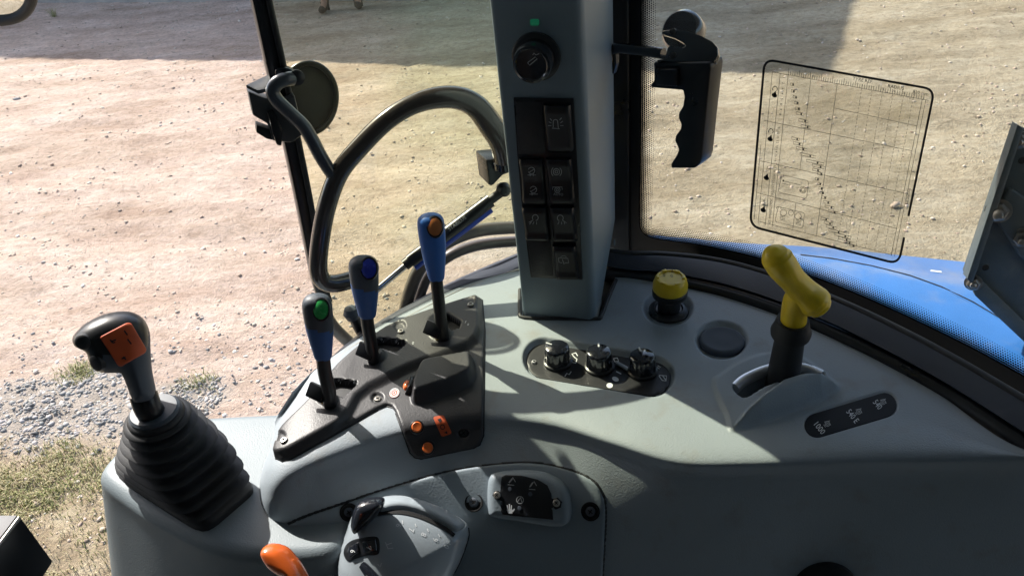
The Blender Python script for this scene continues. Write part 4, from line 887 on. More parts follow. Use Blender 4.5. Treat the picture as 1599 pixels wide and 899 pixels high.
# ---- latch grip on the windscreen
gpl = Plane(wp(1075, 150)+wn*.045, (wn+Vector((-.15, 0, 0)))); gp = lambda x, y: gpl(x, y)[0]
lt = thing('window_latch', 'black finger grip latch handle hanging on the windscreen edge beside the pillar', 'latch', tuple(gp(1075, 90)))
go = [(1030, 93), (1118, 93), (1120, 100), (1112, 170), (1105, 240), (1102, 250), (1094, 257), (1057, 257), (1057, 250), (1066, 236), (1069, 228), (1063, 214), (1064, 207), (1072, 196), (1073, 189), (1069, 180), (1069, 172), (1076, 160), (1078, 146), (1076, 136), (1026, 132), (1026, 126), (1031, 122), (1031, 101)]
nv = gpl.n
prism('grip', [gp(*a)+nv*.011 for a in go], -nv*.022, M['smooth'], lt, .0035, seg=3)
zt = gp(1075, 93).z+.004
co = [(1036, 92), (1026, 94), (1026, 96), (1115, 97), (1121, 86), (1120, 74), (1112, 65), (1095, 56), (1074, 48), (1052, 46), (1035, 48), (1033, 52), (1052, 58), (1066, 66), (1071, 72), (1066, 75), (1054, 74), (1046, 70), (1042, 76), (1040, 84)]
cpn = (nv*.75+Vector((0, 0, .7))).normalized(); cpo = gp(1075, 95)+nv*.011
prism('top_cap', [on(x, y, cpo, cpn) for x, y in co], -cpn*.006, M['gloss'], lt, .0012)
for x, y in ((1051, 50), (1051, 87)):
    q = on(x, y, cpo, cpn); lathe('rivet', [(.0035, 0), (.003, .0012), (.0001, .0016)], frame(q, cpn), M['smooth'], lt, 14)
prism('latch_block', [gp(*a)+nv*.016 for a in [(1036, 100), (1072, 101), (1072, 128), (1038, 126)]], -nv*.03, M['smooth'], lt, .002)
tube('strap', [gp(952, 96), gp(953, 82), gp(965, 76), gp(1000, 79), gp(1036, 84)], .0055, M['gloss'], lt, seg=8, sub=5)
prism('hook_plate', [Plane(gp(955, 90), nv)(x, y)[0] for x, y in [(948, 80), (961, 80), (962, 100), (958, 116), (950, 116)]], -nv*.006, M['smooth'], lt, .001)
kq = wp(1046, 68)-wn*.035; KF = frame(kq, -wn+Vector((0, 0, .25)), (0, 0, 1)); lathe('outer_knob', [(.018, -.004), (.021, 0), (.021, .014), (.018, .018), (.0001, .019)], frame(kq, wn+Vector((0, 0, .55)), (0, 0, 1)), M['gloss'], lt, 40)
# ================================================================== BONNET and bracket outside
bon = thing('bonnet', 'sky blue tractor bonnet seen through the foot of the windscreen', 'bonnet', tuple(P(1350, 430, -.12)))
r0 = [(940, 420), (1030, 425), (1150, 455), (1280, 500), (1420, 560), (1560, 640), (1760, 760)]
r1_ = [(940, 385), (1030, 385), (1150, 405), (1280, 440), (1420, 490), (1560, 555), (1760, 660)]
r2_ = [(940, 368), (1030, 371), (1150, 386), (1280, 405), (1420, 438), (1560, 475), (1760, 540)]
r3_ = [(940, 366), (1030, 368), (1150, 379), (1280, 386), (1420, 400), (1560, 415), (1760, 440)]
def bz(r, z, k): return [(x, y, z) for x, y in r]
rows = [bz(r0, -.10, 0), bz(r1_, -.095, 0), bz(r2_, -.10, 0), bz(r3_, -.125, 0)]
last = [P(x, y-1, -.125)+Vector((.03, .06, -.10)) for x, y in r3_]; last2 = [p+Vector((.02, .04, -.3)) for p in last]
bo = loft('bonnet_panel', rows+[[(p,) for p in last], [(p,) for p in last2]], M['bonnet'], bon, 6, 80)
B_ = Surf(bo, fallback=Plane((0, 0, -.1), (0, 0, 1)))
stroke('panel_gap', [[(1250, 398), (1300, 404), (1360, 415), (1420, 430), (1470, 448), (1520, 472), (1570, 502)]], 1.5, B_, M['hole'], bon, .0006)
tube('gap_trim', [B_(x, y)[0]+Vector((0, 0, -.001)) for x, y in [(1430, 436), (1480, 455), (1530, 481), (1570, 506)]], .001, M['hole'], bon, seg=6)
stroke('badge_mark', [[(1453, 423), (1470, 425)]], 2.2, B_, M['white'], bon, .0006)
brp = Plane(D(1550, 350, .84), (-.25, -.95, .18)); bp_ = lambda x, y, o=0: on(x, y, brp.o+brp.n*o, brp.n)
br = thing('steel_bracket', 'dusty dark steel plate with bolts outside the windscreen at the right edge', 'bracket', tuple(bp_(1550, 350)))
prism('plate', [bp_(*a) for a in [(1583, 192), (1700, 250), (1760, 700), (1640, 566), (1524, 456), (1505, 424)]], -brp.n*.006, M['bracket'], br, .001)
prism('flange', [bp_(x, y, .001) for x, y in [(1580, 189), (1590, 196), (1512, 434), (1503, 427)]], brp.n*.016, M['bracket'], br, .001)
prism('lower_rib', [bp_(x, y, .001) for x, y in [(1506, 425), (1522, 426), (1660, 560), (1655, 585), (1520, 458)]], brp.n*.007, M['bracket'], br, .001)
prism('pressed_rib', [bp_(x, y, .0005) for x, y in [(1570, 292), (1578, 292), (1680, 365), (1680, 480), (1590, 398), (1555, 345), (1556, 322)]], brp.n*.008, M['bracket'], br, .005, seg=3)
def bolt(x, y, l, r, o=.006):
    q = bp_(x, y, o); F_ = frame(q, brp.n+Vector((-.35, 0, 0))); b_ = lathe('bolt', [(r*1.5, 0), (r*1.5, .0012)], F_, M['steel'], br, 20)
    lathe('nut', [(r*1.15, .001), (r*1.15, .007), (r*.9, .008)], F_, M['steel'], b_, 6, smooth=20); lathe('shank', [(r*.55, .006), (r*.55, l), (r*.4, l+.001)], F_, M['steel'], b_, 14)
bolt(1559, 329, .020, .0085, .008); bolt(1596, 371, .016, .007, .009); bolt(1592, 219, .010, .006); bolt(1520, 441, .009, .006, .008)
for x, y in ((1539, 418), (1596, 251)): lathe('hole', [(.0035, 0), (.003, .0006), (.0001, .0007)], frame(bp_(x, y, .0002), brp.n), M['hole'], br, 14)
# ================================================================== DOOR GLASS and frame (left of the pillar)
g1 = Vector((-.25, .72, 0)); g2 = Vector((.06, .835, 0)); gn = Vector(((g2-g1).y, -(g2-g1).x, 0)).normalized(); gn = gn if gn.y < 0 else -gn
def dg(px, py, o=0.): return on(px, py, g1+gn*o, gn)
door = thing('side_window', 'green-tinted side window with black edge frame between the open rear and the pillar', 'window', tuple(dg(600, 300)))
go_ = [(330, -400), (500, 452), (520, 500), (560, 545), (612, 530), (632, 470), (648, 425), (690, 385), (740, 362), (850, 352), (945, 352), (945, -400)]
prism('glass_pane', [dg(*a) for a in go_], -gn*.005, M['doorglass'], door)
fr_ = [(306, -400), (384, -60), (393, 0), (415, 100), (438, 200), (462, 310), (488, 440), (497, 470)]; fr2 = [(333, -400), (411, -60), (421, 0), (443, 100), (463, 200), (485, 310), (508, 440), (516, 470)]
prism('edge_frame', [dg(*a, .012) for a in fr_]+[dg(*a, .012) for a in fr2[::-1]], -gn*.02, M['smooth'], door, .003)
tube('frame_seal', [dg(x-1, y, .014) for x, y in fr2], .003, M['rubber'], door, seg=8)
cut = [(500, 462), (508, 490), (530, 520), (575, 556), (610, 560)]
M['brown'] = mat('brown_grey_painted_tube', (.10, .085, .075), .35, var=.15, coat=.3, dirt=((.3, .24, .18), 40, .55, .4))
tube('lower_frame_tube', [dg(x, y, .002) for x, y in cut], .007, M['brown'], door, seg=12)
arch = [(619, 540), (630, 495), (640, 455), (655, 420), (682, 390), (715, 370), (760, 358), (840, 354)]; arch2 = [(640, 520), (650, 480), (660, 448), (672, 425), (695, 404), (725, 389), (765, 380), (840, 375)]
tube('arch_frame_tube', [dg(x, y, -.002) for x, y in arch], .0075, M['brown'], door, seg=12)
ft = thing('fender_rail', 'brown-grey curved rail just under the arch of the side window', 'rail', tuple(dg(700, 400)))
tube('rail', [dg(x, y, -.010) for x, y in arch2], .0065, M['brown'], ft, seg=12)
# sill beam
sb = thing('side_window_sill', 'dark steel sill beam sloping up behind the levers towards the pillar', 'sill', tuple(P(700, 440, 0)))
top_ = [(505, 574), (520, 560), (545, 537), (580, 513), (650, 472), (730, 432), (830, 390)]; bot_ = [(508, 580), (524, 567), (549, 546), (584, 528), (652, 493), (734, 453), (834, 421)]
loft('sill_beam', [[(x, y, -.03) for x, y in [(a-2, b-3) for a, b in top_]], [(x, y, .0) for x, y in top_], [(x, y, -.002) for x, y in [(a+(c-a)*.6, b+(d-b)*.6) for (a, b), (c, d) in zip(top_, bot_)]], [(x, y, -.006) for x, y in bot_], [(x, y+5, -.02) for x, y in bot_]], M['sill'], sb)
tube('sill_highlight', [P(a+(c-a)*.75, b+(d-b)*.75, -.001) for (a, b), (c, d) in zip(top_, bot_)], .0015, M['steel'], sb, seg=8)  # thin bright tube standing in for the highlight along the sill
# ---- window handle hoop
hz_ = lambda x, y, o=.05: dg(x, y, o)
hp = thing('grab_hoop', 'large glossy dark bent tube hoop in front of the side window', 'hoop', tuple(hz_(640, 150)))
tube('hoop_tube', [hz_(790, 250), hz_(783, 222), hz_(768, 198), hz_(745, 168), hz_(718, 154), hz_(682, 153), hz_(642, 165), hz_(602, 190), hz_(562, 230), hz_(530, 270), hz_(511, 320), hz_(501, 370), hz_(497, 415), hz_(503, 436), hz_(520, 443), hz_(548, 437, .045), hz_(560, 432, .04)], [.0128]*3+[.0120, .0112, .0104]+[.0092]*11, mat('dark_gloss_tube', (.055, .044, .040), .2, coat=.6, var=.12, dirt=((.2, .17, .13), 40, .58, .3)), hp, seg=24, sub=8)
prism('mount_bracket', [hz_(x, y, .045) for x, y in [(759, 250), (800, 246), (800, 268), (785, 274), (770, 290), (764, 290)]], -gn*.03, M['smooth'], hp, .0015)
tube('mount_stud', [hz_(786, 252), hz_(787, 262)], .011, M['gloss'], hp, seg=16, sub=1)
# gas strut
gs = thing('gas_strut', 'black gas strut with blue underside sloping between the levers and the pillar', 'strut', tuple(hz_(700, 360, .03)))
zz = lambda x, y: hz_(x, y, .035)
cylo = tube('cylinder', [zz(640, 408), zz(766, 313)], .0075, M['smooth'], gs, seg=24, sub=1); tube('cylinder_neck', [zz(632, 414), zz(642, 406)], .0062, M['smooth'], gs, seg=16, sub=1)
tube('end_fitting', [zz(764, 314), zz(786, 298)], .005, M['rubber'], gs, seg=16, sub=1); p = zz(786, 296); lathe('ball_joint', [(.001, -.0085), (.006, -.006), (.0085, 0), (.006, .006), (.001, .0085)], frame(p, gn), M['smooth'], gs, 20)
tube('piston_rod', [zz(556, 480), zz(640, 409)], .0035, M['chrome'], gs, seg=16, sub=1)
tube('blue_sleeve', [zz(645, 411)+Vector((0, 0, -.0035))-gn*.001, zz(765, 320)+Vector((0, 0, -.0035))-gn*.001], .0062, mat('deep_blue_plastic', (.01, .05, .4), .35), gs, seg=20, sub=1)
cyl = Surf(cylo, fallback=Plane(zz(700, 360), gn)); text('strut_print', [('STABILUS', 714, 349, 8, -37)], cyl, M['dimprint'], gs)
p = zz(549, 489); lathe('lower_ball', [(.001, -.009), (.0065, -.0065), (.009, 0), (.0065, .0065), (.001, .009)], frame(p, (0, 0, 1)), M['slate'], gs, 24); tube('lower_stud', [zz(552, 494), zz(566, 520), P(584, 530, 0)], .006, M['smooth'], gs, seg=12)
# ---- outside latch at the left
M['greyblk'] = mat('dark_grey_metal', (.07, .075, .08), .4, var=.15, dirt=((.2, .17, .13), 40, .58, .4))
la = Plane(dg(470, 150, .004), gn+Vector((-.05, 0, .12))); lq = lambda x, y, o=0: on(x, y, la.o+la.n*o, la.n)
lc = thing('outside_door_handle', 'black boxed door lock with a round disc on the window edge at upper left', 'door handle', tuple(lq(450, 150)))
tube('disc_rim', [lq(482+43*math.cos(t), 151+(57 if math.sin(t) > 0 else 52)*math.sin(t), -.086) for t in [k*2*math.pi/24 for k in range(24)]], .003, M['smooth'], lc, closed=True, seg=8, sub=2)
prism('disc', [lq(482+43*math.cos(t), 151+(57 if math.sin(t) > 0 else 52)*math.sin(t), -.09) for t in [k*2*math.pi/40 for k in range(40)]], -la.n*.004, M['rubber'], lc, .0008)
zc_ = lq(410, 135, .02).z
prism('lock_box', [lq(*a, .0) for a in [(384, 134), (404, 143), (436, 152), (455, 140), (470, 200), (452, 214), (422, 211), (415, 185), (392, 172)]], la.n*.026, M['greyblk'], lc, .002)
prism('box_top', [lq(383, 133, .026), lq(402, 143, .026), lq(440, 134, .026), lq(432, 114, -.004), lq(425, 113, -.004)], Vector((0, 0, -.003)), M['greyblk'], lc, .001)
prism('lower_catch', [lq(*a, .004) for a in [(398, 188), (420, 196), (424, 212), (414, 210), (398, 200)]], la.n*.02, M['smooth'], lc, .001)
prism('top_clip', [lq(*a, .004) for a in round_poly([(426, 103), (442, 100), (460, 108), (460, 122), (446, 124), (428, 116)], 6)], la.n*.02, M['gloss'], lc, .003)
tube('clamp_bolt', [lq(452, 122, .02), lq(460, 118, .0)], .005, M['smooth'], lc, seg=12, sub=1)
prism('key_tab', [lq(*a, .02) for a in [(415, 170), (425, 167), (440, 200), (438, 225), (430, 222), (424, 205)]], la.n*.012, M['smooth'], lc, .002)
ph = thing('pull_handle', 'blue-black bent tube handle running from the door lock down to the hoop', 'handle', tuple(lq(450, 170)))
tube('handle_tube', [lq(463, 122, .028), lq(448, 124, .034), lq(433, 130, .036), lq(426, 142, .036), lq(432, 156, .036), lq(452, 176, .036), lq(474, 197, .036), lq(486, 216, .036), lq(502, 246, .038), hz_(521, 276, .05)], [.0064]*9+[.0060], mat('slate_blue_tube', (.05, .06, .08), .3, coat=.5, var=.15, dirt=((.2, .18, .15), 40, .58, .4)), ph, seg=20, sub=8)
for x, y in ((463, 121),): lathe('end_bolt', [(.007, 0), (.007, .004), (.004, .006), (.0001, .0065)], frame(lq(x, y, .03), la.n), M['smooth'], ph, 16)
# ================================================================== MIRROR top-left, seat box bottom-left
mp_ = Plane(D(10, -20, 1.3), (.05, -.86, -.28)); mq = lambda x, y, o=0: on(x, y, mp_.o+mp_.n*o, mp_.n)
mr = thing('side_mirror', 'black-rimmed outside mirror cut off by the top left corner', 'mirror', tuple(mq(0, -40)))
mo = round_poly([(-120, -160), (58, -165), (56, 34), (-120, 46)], [30, 30, 52, 30], 8)
prism('housing', [mq(*a) for a in mo], -mp_.n*.05, M['smooth'], mr, .008); prism('mirror_glass', [mq(x, y, .001) for x, y in grow(mo, -9)], mp_.n*.002, M['mirror'], mr, .0005); tube('rim', [mq(x, y, .001) for x, y in grow(mo, -5)], .009, M['rubber'], mr, seg=10, sub=1, closed=True)
sbx = thing('control_box', 'black box with a bright metal lid at the lower left corner', 'box', tuple(P(20, 870, -.1)))
zb_ = .02
tp = [P(-60, 806, zb_), P(31, 806, zb_), P(-22, 866, zb_), P(-110, 866, zb_)]
o_ = [P(-60, 804, zb_-.002), P(33, 806, zb_-.002), P(33, 806, zb_-.002)+Vector((.01, -.10, 0)), P(-110, 990, zb_-.002)]
fa_ = [P(-140, 806, zb_), P(33, 806, zb_), P(-40, 905, zb_), P(-180, 905, zb_)]
prism('box_body', fa_, Vector((.004, .0, -.055)), M['smooth'], sbx, .002)
prism('lid', [p+Vector((0, 0, .0006)) for p in [P(-140, 807, zb_), P(28, 807, zb_), P(-30, 884, zb_), P(-180, 884, zb_)]], (0, 0, .0016), mat('scuffed_lid_metal', (.22, .22, .23), .6, metal=.0, var=.2, vscale=30, dirt=((.15, .14, .12), 50, .5, .5)), sbx, .0003)
tube('lid_hinge', [P(30, 808, zb_+.002), P(-36, 896, zb_+.002)], .0016, M['steel'], sbx, seg=8, sub=1)
# ================================================================== LEVERS
def lever(label, base, stem, top, bot, w, mtb, mtt, mtn, btn, group, d0, d1, front=.012):
    """base px on panel; stem px list; grip silhouette from top px to bot px"""
    pb_, n = LP(*base); r = thing('control_lever', label, 'lever', pb_, group)
    db = depth(pb_); pl = lambda x, y: None
    # grip plane: passes through base, leaning towards the viewer
    lean = Plane(pb_, Vector((0, -1, d1))); q = lambda x, y: lean(x, y)[0]
    tube('stem', [pb_+Vector((0, 0, -.012)), pb_]+[q(*s) for s in stem], [.0062]*(2+len(stem)), M['smooth'], r, seg=14, sub=4)
    tx_, ty_ = top; bx_, by_ = bot; ax = np.array([bx_-tx_, by_-ty_], float); Lg = np.hypot(*ax); ax /= Lg; nx_ = np.array([-ax[1], ax[0]])
    prof = [(0, .0), (.012, .42), (.04, .72), (.09, .93), (.17, 1.), (.32, .99), (.5, .94), (.7, .82), (.88, .68), (.96, .62), (1., .54)]
    seg = 28; V = []; F_ = []; nr_ = 0
    pts = sm_poly([(t, w_) for t, w_ in prof], 4, False)
    A_ = q(tx_, ty_); B_ = q(bx_, by_); axis = (B_-A_).normalized(); side = (q(tx_-nx_[0], ty_-nx_[1])-A_).normalized(); side = (side-axis*side.dot(axis)).normalized(); fr_ = axis.cross(side); fr_ = fr_ if fr_.dot(Vector(_f)) < 0 else -fr_
    hw = (q(tx_+nx_[0]*w/2, ty_+nx_[1]*w/2)-A_).length
    for v in pts:
        c_ = A_.lerp(B_, v.x)
        for k in range(seg):
            th = 2*math.pi*k/seg; cx = abs(math.cos(th))**.85*math.copysign(1, math.cos(th)); sy_ = abs(math.sin(th))**.85*math.copysign(1, math.sin(th)); V.append(c_+side*cx*hw*max(v.y, .02)+fr_*sy_*hw*.85*max(v.y, .02))
    n_ = len(pts); F_ = [(i*seg+k, i*seg+(k+1) % seg, (i+1)*seg+(k+1) % seg, (i+1)*seg+k) for i in range(n_-1) for k in range(seg)]+[tuple(range(seg))[::-1], tuple((n_-1)*seg+k for k in range(seg))]
    mi = None
    g = mesh('grip', V, F_, mtb, r, 60)
    bm = bmesh.new(); bm.from_mesh(g.data); bmesh.ops.recalc_face_normals(bm, faces=bm.faces); bm.to_mesh(g.data); bm.free()
    if mtt is not mtb:
        g.data.materials.append(mtt); thr = .16*(B_-A_).length
        for f_ in g.data.polygons: f_.material_index = 1 if (f_.center-A_).dot(axis)+(f_.center-A_).dot(side)*(-.3) < thr+.02 else 0
    gs_ = Surf(g, fallback=lean); bp, bn = gs_(*btn); bn = (fr_*1.+Vector((0, 0, .55))).normalized()
    Fb = frame(bp-bn*.0008, bn, -axis); rb_ = hw*.52
    lathe('button_rim', [(rb_*1.2, -.004), (rb_*1.18, .0012), (rb_*1.05, .0018), (rb_, .001)], Fb, M['smooth'], r, 28, sy=1.32); lathe('button', [(rb_, 0), (rb_*.97, .0015), (rb_*.7, .0026), (rb_*.3, .003), (.0001, .0031)], Fb, mtn, r, 28, sy=1.32)
    return r, q
gl_ = 'hydraulic control levers'
l1, q1 = lever('bright blue lever with amber button, tallest and nearest the pillar', (692, 522), [(688, 495), (684, 460), (681, 432)], (671, 333), (682, 436), 43, M['blue'], M['blue'], M['orangebrown'], (679, 354), gl_, 0, .10)
l2, q2 = lever('slate and blue lever with blue button between the amber and green button levers', (583, 560), [(580, 540), (574, 505), (573, 488)], (566, 400), (574, 494), 46, M['bluegrey'], M['slate'], M['bluebtn'], (576, 419), gl_, 0, .10)
l3, q3_ = lever('slate and blue lever with green button, lowest and nearest the joystick', (515, 628), [(514, 610), (507, 580), (504, 550)], (493, 460), (505, 559), 46, M['bluegrey'], M['slate'], M['green'], (501, 483), gl_, 0, .10)
for (x, y), (kx, ky), lb in (((676, 514), (684, 529), 'small black lock tab beside the amber button lever'), ((571, 548), (584, 561), 'small black lock tab beside the blue button lever'), ((494, 612), (505, 626), 'small black lock tab beside the green button lever')):
    p, n = LP(kx, ky); t = thing('lock_tab', lb, 'lock tab', p, 'lock tabs at the levers'); a_ = Plane(p, (0, -1, .1))(x, y)[0]
    box('tab', frame(a_, (-.25, -.8, .55), (.3, 0, 1)), .017, .014, .005, M['smooth'], t, .001); tube('pin', [a_, p+Vector((0, 0, -.004))], .0018, M['brass'], t, seg=10, sub=1)
# ================================================================== JOYSTICK
zc0 = -.055
jb = P(290, 752, zc0); js = thing('joystick', 'black loader joystick with orange symbol pad and bellows boot on the armrest box', 'joystick', tuple(jb))
base_c = [P(*q, zc0) for q in ((183, 748), (322, 838), (401, 752), (262, 680))]
topc = D(240, 640, depth(jb)-.055)
bx_axis = ((base_c[1]-base_c[0]).normalized(), ); cen = sum(base_c, Vector())/4
e1_ = (base_c[1]-base_c[0]); e2_ = (base_c[3]-base_c[0]); hx_, hy_ = e1_.length/2, e2_.length/2; u1_ = e1_.normalized(); u2_ = (e2_-u1_*e2_.dot(u1_)).normalized()
print('boot', cen, 'half', hx_, hy_, 'top', topc, 'armz', AR(290, 800)[0])
def boot():
    V = []; F_ = []; seg = 64; rings = []
    nf = 7
    def add(t, s, extra=0., zadd=0.):
        rings.append((t, s, zadd))
    rings.append((0, 1.0, -.004)); rings.append((0, 1.0, .002)); rings.append((0, .985, .0045)); rings.append((.0, .93, .006)); rings.append((.02, .90, .008))
    for k in range(nf):
        t0 = .10+(k)*.118; s0 = .98-.012*k; rings += [(t0-.045, s0*.80, 0), (t0-.022, s0*.84, 0), (t0-.008, s0*1.0, 0), (t0+.001, s0*1.035, 0), (t0+.010, s0*1.02, 0), (t0+.022, s0*.90, 0), (t0+.045, s0*.80, 0)]
    rings += [(.87, .80, 0), (.885, .92, 0), (.90, .92, 0), (.915, .80, 0), (.935, .83, 0), (.96, .82, 0), (.975, .74, 0), (.978, .1, 0)]
    ax = (topc-cen); rt = math.hypot(1, 0)
    for t, s, z in rings:
        c_ = cen+ax*t+Vector((0, 0, z)); rnd = min(1, t*1.15+.10)       # 0 square -> 1 round
        w = 1-t; nrm = Vector((0, 0, 1)).lerp(ax.normalized(), min(1, t*1.2)).normalized()
        a = (u1_-nrm*u1_.dot(nrm)).normalized(); b = nrm.cross(a); b = b if b.dot(u2_) > 0 else -b
        hx2 = hx_*(1-t)+.0265*t; hy2 = hy_*(1-t)+.0265*t+.012*math.sin(math.pi*t)
        p_ = 2+6*(1-rnd)**1.5
        for k in range(seg):
            th = 2*math.pi*k/seg; cc, s_ = math.cos(th), math.sin(th); rr = 1/((abs(cc)**p_+abs(s_)**p_)**(1/p_)); V.append(c_+a*cc*rr*hx2*s+b*s_*rr*hy2*s)
    n = len(rings); F_ = [(i*seg+k, i*seg+(k+1) % seg, (i+1)*seg+(k+1) % seg, (i+1)*seg+k) for i in range(n-1) for k in range(seg)]+[tuple((n-1)*seg+k for k in range(seg))]
    o = mesh('bellows_boot', V, F_, M['rubber'], js, 70); bm = bmesh.new(); bm.from_mesh(o.data); bmesh.ops.recalc_face_normals(bm, faces=bm.faces); bm.to_mesh(o.data); bm.free(); return ax.normalized()
bax = boot()
jt = topc
jpl = Plane(topc+bax*.01, (Vector(_C)-topc).normalized()*1.+Vector((-.1, 0, -.2))); jq = lambda x, y, o=0: on(x, y, jpl.o+jpl.n*o, jpl.n)
lathe('boot_disc', [(.021, -.006), (.0215, -.001), (.0195, .001), (.010, .0015)], frame(topc+bax*.0, bax), M['slate'], js, 40)
tube('shaft', [topc-bax*.01, jq(232, 638), jq(224, 616)], .0115, M['smooth'], js, seg=20, sub=4)
hd = [(113, 530), (116, 522), (128, 509), (145, 498), (165, 490), (186, 486), (205, 487), (220, 494), (229, 505), (234, 520), (235, 540), (236, 560), (238, 580), (243, 606), (243, 617), (236, 624), (222, 628), (210, 627), (204, 618), (199, 605), (193, 590), (187, 582), (172, 582), (155, 580), (145, 574), (139, 562), (134, 550), (124, 544), (116, 539)]
hd = [(v.x, v.y) for v in sm_poly(hd, 4)]
grip = inflate('handle_grip', hd, lambda x, y: (jq(x, y), jpl.n), .024, 34, M['rubber2'], js, step=3, power=2.1, mats=[M['rubber2'], M['smooth']], mfun=lambda c_: 1 if (c_[1] < 548-.0*(c_[0]) and c_[0] < 232 and (c_[1] < 560-.28*(c_[0]-150))) or c_[0] < 165 else 0)
GRS = Surf(grip, fallback=jpl)
op = round_poly([(155, 526), (198, 504), (205, 505), (228, 545), (226, 551), (190, 572), (184, 570)], 5)
opp = patch('orange_pad', op, GRS, .0016, M['orlab'], js, step=3, edge=2.5)
OS = Surf(opp, fallback=GRS)
stroke('pad_symbols', [[(174, 533), (181, 530)], [(172, 530), (176, 535)], [(199, 529), (205, 537)], [(192, 557), (197, 561)], [(194, 516), (199, 523)], [(190, 560), (196, 557)], [(176, 535), (180, 534)]], 2.2, OS, M['ink'], opp)
for x, y, r_ in ((129, 534, .0062), (150, 567, .0068)):
    p, n = GRS(x, y); lathe('thumb_button', [(r_*1.05, -.004), (r_, .0004), (r_*.85, .0013), (r_*.5, .0018), (.0001, .0019)], frame(p, n), M['rubber'], js, 28)
# ================================================================== YELLOW LEVER
p0 = P(1222, 590, -.004); yp = Plane(p0, (0.05, -1, -.12)); yq = lambda x, y, o=0: on(x, y, yp.o+yp.n*o, yp.n)
yl = thing('yellow_lever', 'yellow T-handle lever on a black stem rising from the slotted cowl', 'lever', tuple(p0))
def colm(name, a, b, ra, rb_, mt, parent, extra=None, seg=32):
    ax = (b-a); Ln = ax.length; F_ = frame(a, ax, (1, 0, 0)); prof = [(ra, 0), (rb_, Ln)] if not extra else [(r_, t*Ln) for r_, t in extra]; return lathe(name, prof, F_, mt, parent, seg)
colm('stem', yq(1221, 598, 0)+Vector((0, 0, -.01)), yq(1238, 500), 0, 0, M['rubber'], yl, [(.0148, 0), (.0148, .1), (.0125, .75), (.0125, .80), (.0165, .815), (.0170, .86), (.015, .92), (.0135, 1)])
yk = depth(p0)/FPX
yg = tube('t_handle', [yq(1212, 386, -.004), yq(1211, 391, -.004), yq(1213, 402, -.003), yq(1223, 418), yq(1238, 437, .002), yq(1255, 455, .004), yq(1271, 470, .008), yq(1277, 476, .010), yq(1280, 479, .011)], [1*yk, 15*yk, 21*yk, 21*yk, 18.5*yk, 20*yk, 23*yk, 22*yk, 18*yk], M['yellow'], yl, seg=32, sub=6)
lathe('end_cap', [(18*yk, -.004), (17.5*yk, .0015), (15*yk, .003), (.0001, .0042)], frame(yq(1280, 479, .011), yq(1280, 479, .011)-yq(1255, 455, .004), (0, 0, 1)), M['yellow'], yl, 36)
tube('handle_socket', [yq(1239, 507), yq(1240, 490), yq(1244, 470, .001), yq(1250, 455, .002)], [18.5*yk, 18.5*yk, 19*yk, 17*yk], M['yellow'], yl, seg=32, sub=5)
# steel gate band in the slot
bandp = [(1146, 612), (1160, 600), (1185, 588), (1212, 580), (1240, 579), (1265, 584), (1284, 593)]
V = []
for x, y in bandp: V += [P(x, y-10, -.004), P(x, y-2, .001), P(x+3, y+7, -.003)]
tube('gate_band', [P(x, y-6, -.002) for x, y in bandp], .0055, M['white_metal'], console, seg=10); 
# ================================================================== GEAR DOME, orange lever
dpn = CB(630, 840)[1].lerp(-Vector(_f), .35).normalized(); dpo = CB(630, 850)[0]+Vector((0, -.012, .012))
dpl2 = Plane(dpo, dpn)
do = [(v.x, v.y) for v in sm_poly([(528, 880), (532, 858), (540, 830), (552, 800), (568, 785), (590, 779), (620, 776), (650, 780), (680, 789), (706, 801), (727, 815), (733, 828), (731, 842), (722, 868), (706, 900), (690, 930), (660, 960), (560, 960), (530, 920)], 4)]
gd = thing('gear_quadrant', 'silver-grey domed lever quadrant with numbered arc at the bottom centre', 'quadrant', tuple(dpo))
def domf(x, y): return 0
dm = inflate('dome_cover', do, lambda x, y: (dpl2(x, y)[0], dpn), .046, 120, M['silver'], gd, step=4, Tb=.012, power=2.0)
# arc slot: flat near-black stroke painting the dark of the slot
Qd = proj(np.array([v.co[:] for v in dm.data.vertices])); slotp = [(588, 803), (620, 799), (655, 806), (690, 822), (709, 836)]; slotp = [(v.x, v.y) for v in sm_poly(slotp, 6, False)]
DS = Surf(dm, fallback=CB)
patch('upper_rim', [(v.x, v.y) for v in sm_poly([(592, 800), (588, 786), (600, 779), (625, 777), (655, 783), (690, 796), (716, 812), (724, 822), (711, 830), (690, 817), (655, 801), (622, 795)], 4)], DS, .0045, M['silver'], gd, step=4, edge=5)
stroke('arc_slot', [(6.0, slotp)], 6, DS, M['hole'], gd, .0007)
text('arc_numbers', [('6', 622, 820, 12, 100), ('7', 642, 827, 12, 105), ('8', 661, 834, 12, 110), ('9', 679, 842, 12, 112), ('10', 698, 850, 12, 118)], DS, M['white'], gd)
stroke('dome_symbols', [[(628, 812), (629, 817)], [(648, 817), (650, 822)], [(667, 825), (669, 830)], [(684, 833), (687, 838)], [(705, 815), (708, 826), (714, 821)], [(602, 846), (606, 856), (614, 855)], [(604, 850), (612, 847)], [(590, 880), (594, 884), (596, 878)]], 1.1, DS, M['silverprint'], gd)
wo_ = [(v.x, v.y) for v in sm_poly([(537, 861), (541, 850), (552, 842), (570, 838), (588, 837), (593, 845), (593, 860), (588, 866), (572, 867), (556, 872), (545, 876), (539, 870)], 4)]
dw = patch('display_window', wo_, DS, .0008, M['smooth'], gd, step=4, edge=1.5); DW = Surf(dw, fallback=DS)
for px_, s_, x_, y_ in (([(543, 862), (547, 852), (560, 845), (563, 861), (549, 871)], '6', 551, 860), ([(567, 844), (588, 841), (590, 861), (569, 863)], '7', 576, 855)):
    b_ = patch('number_button', round_poly(px_, 3), DW, .0022, M['gloss'], gd, step=3, edge=2); text('number', [(s_, x_, y_, 11, 100)], Surf(b_, fallback=DW), M['white'], b_)
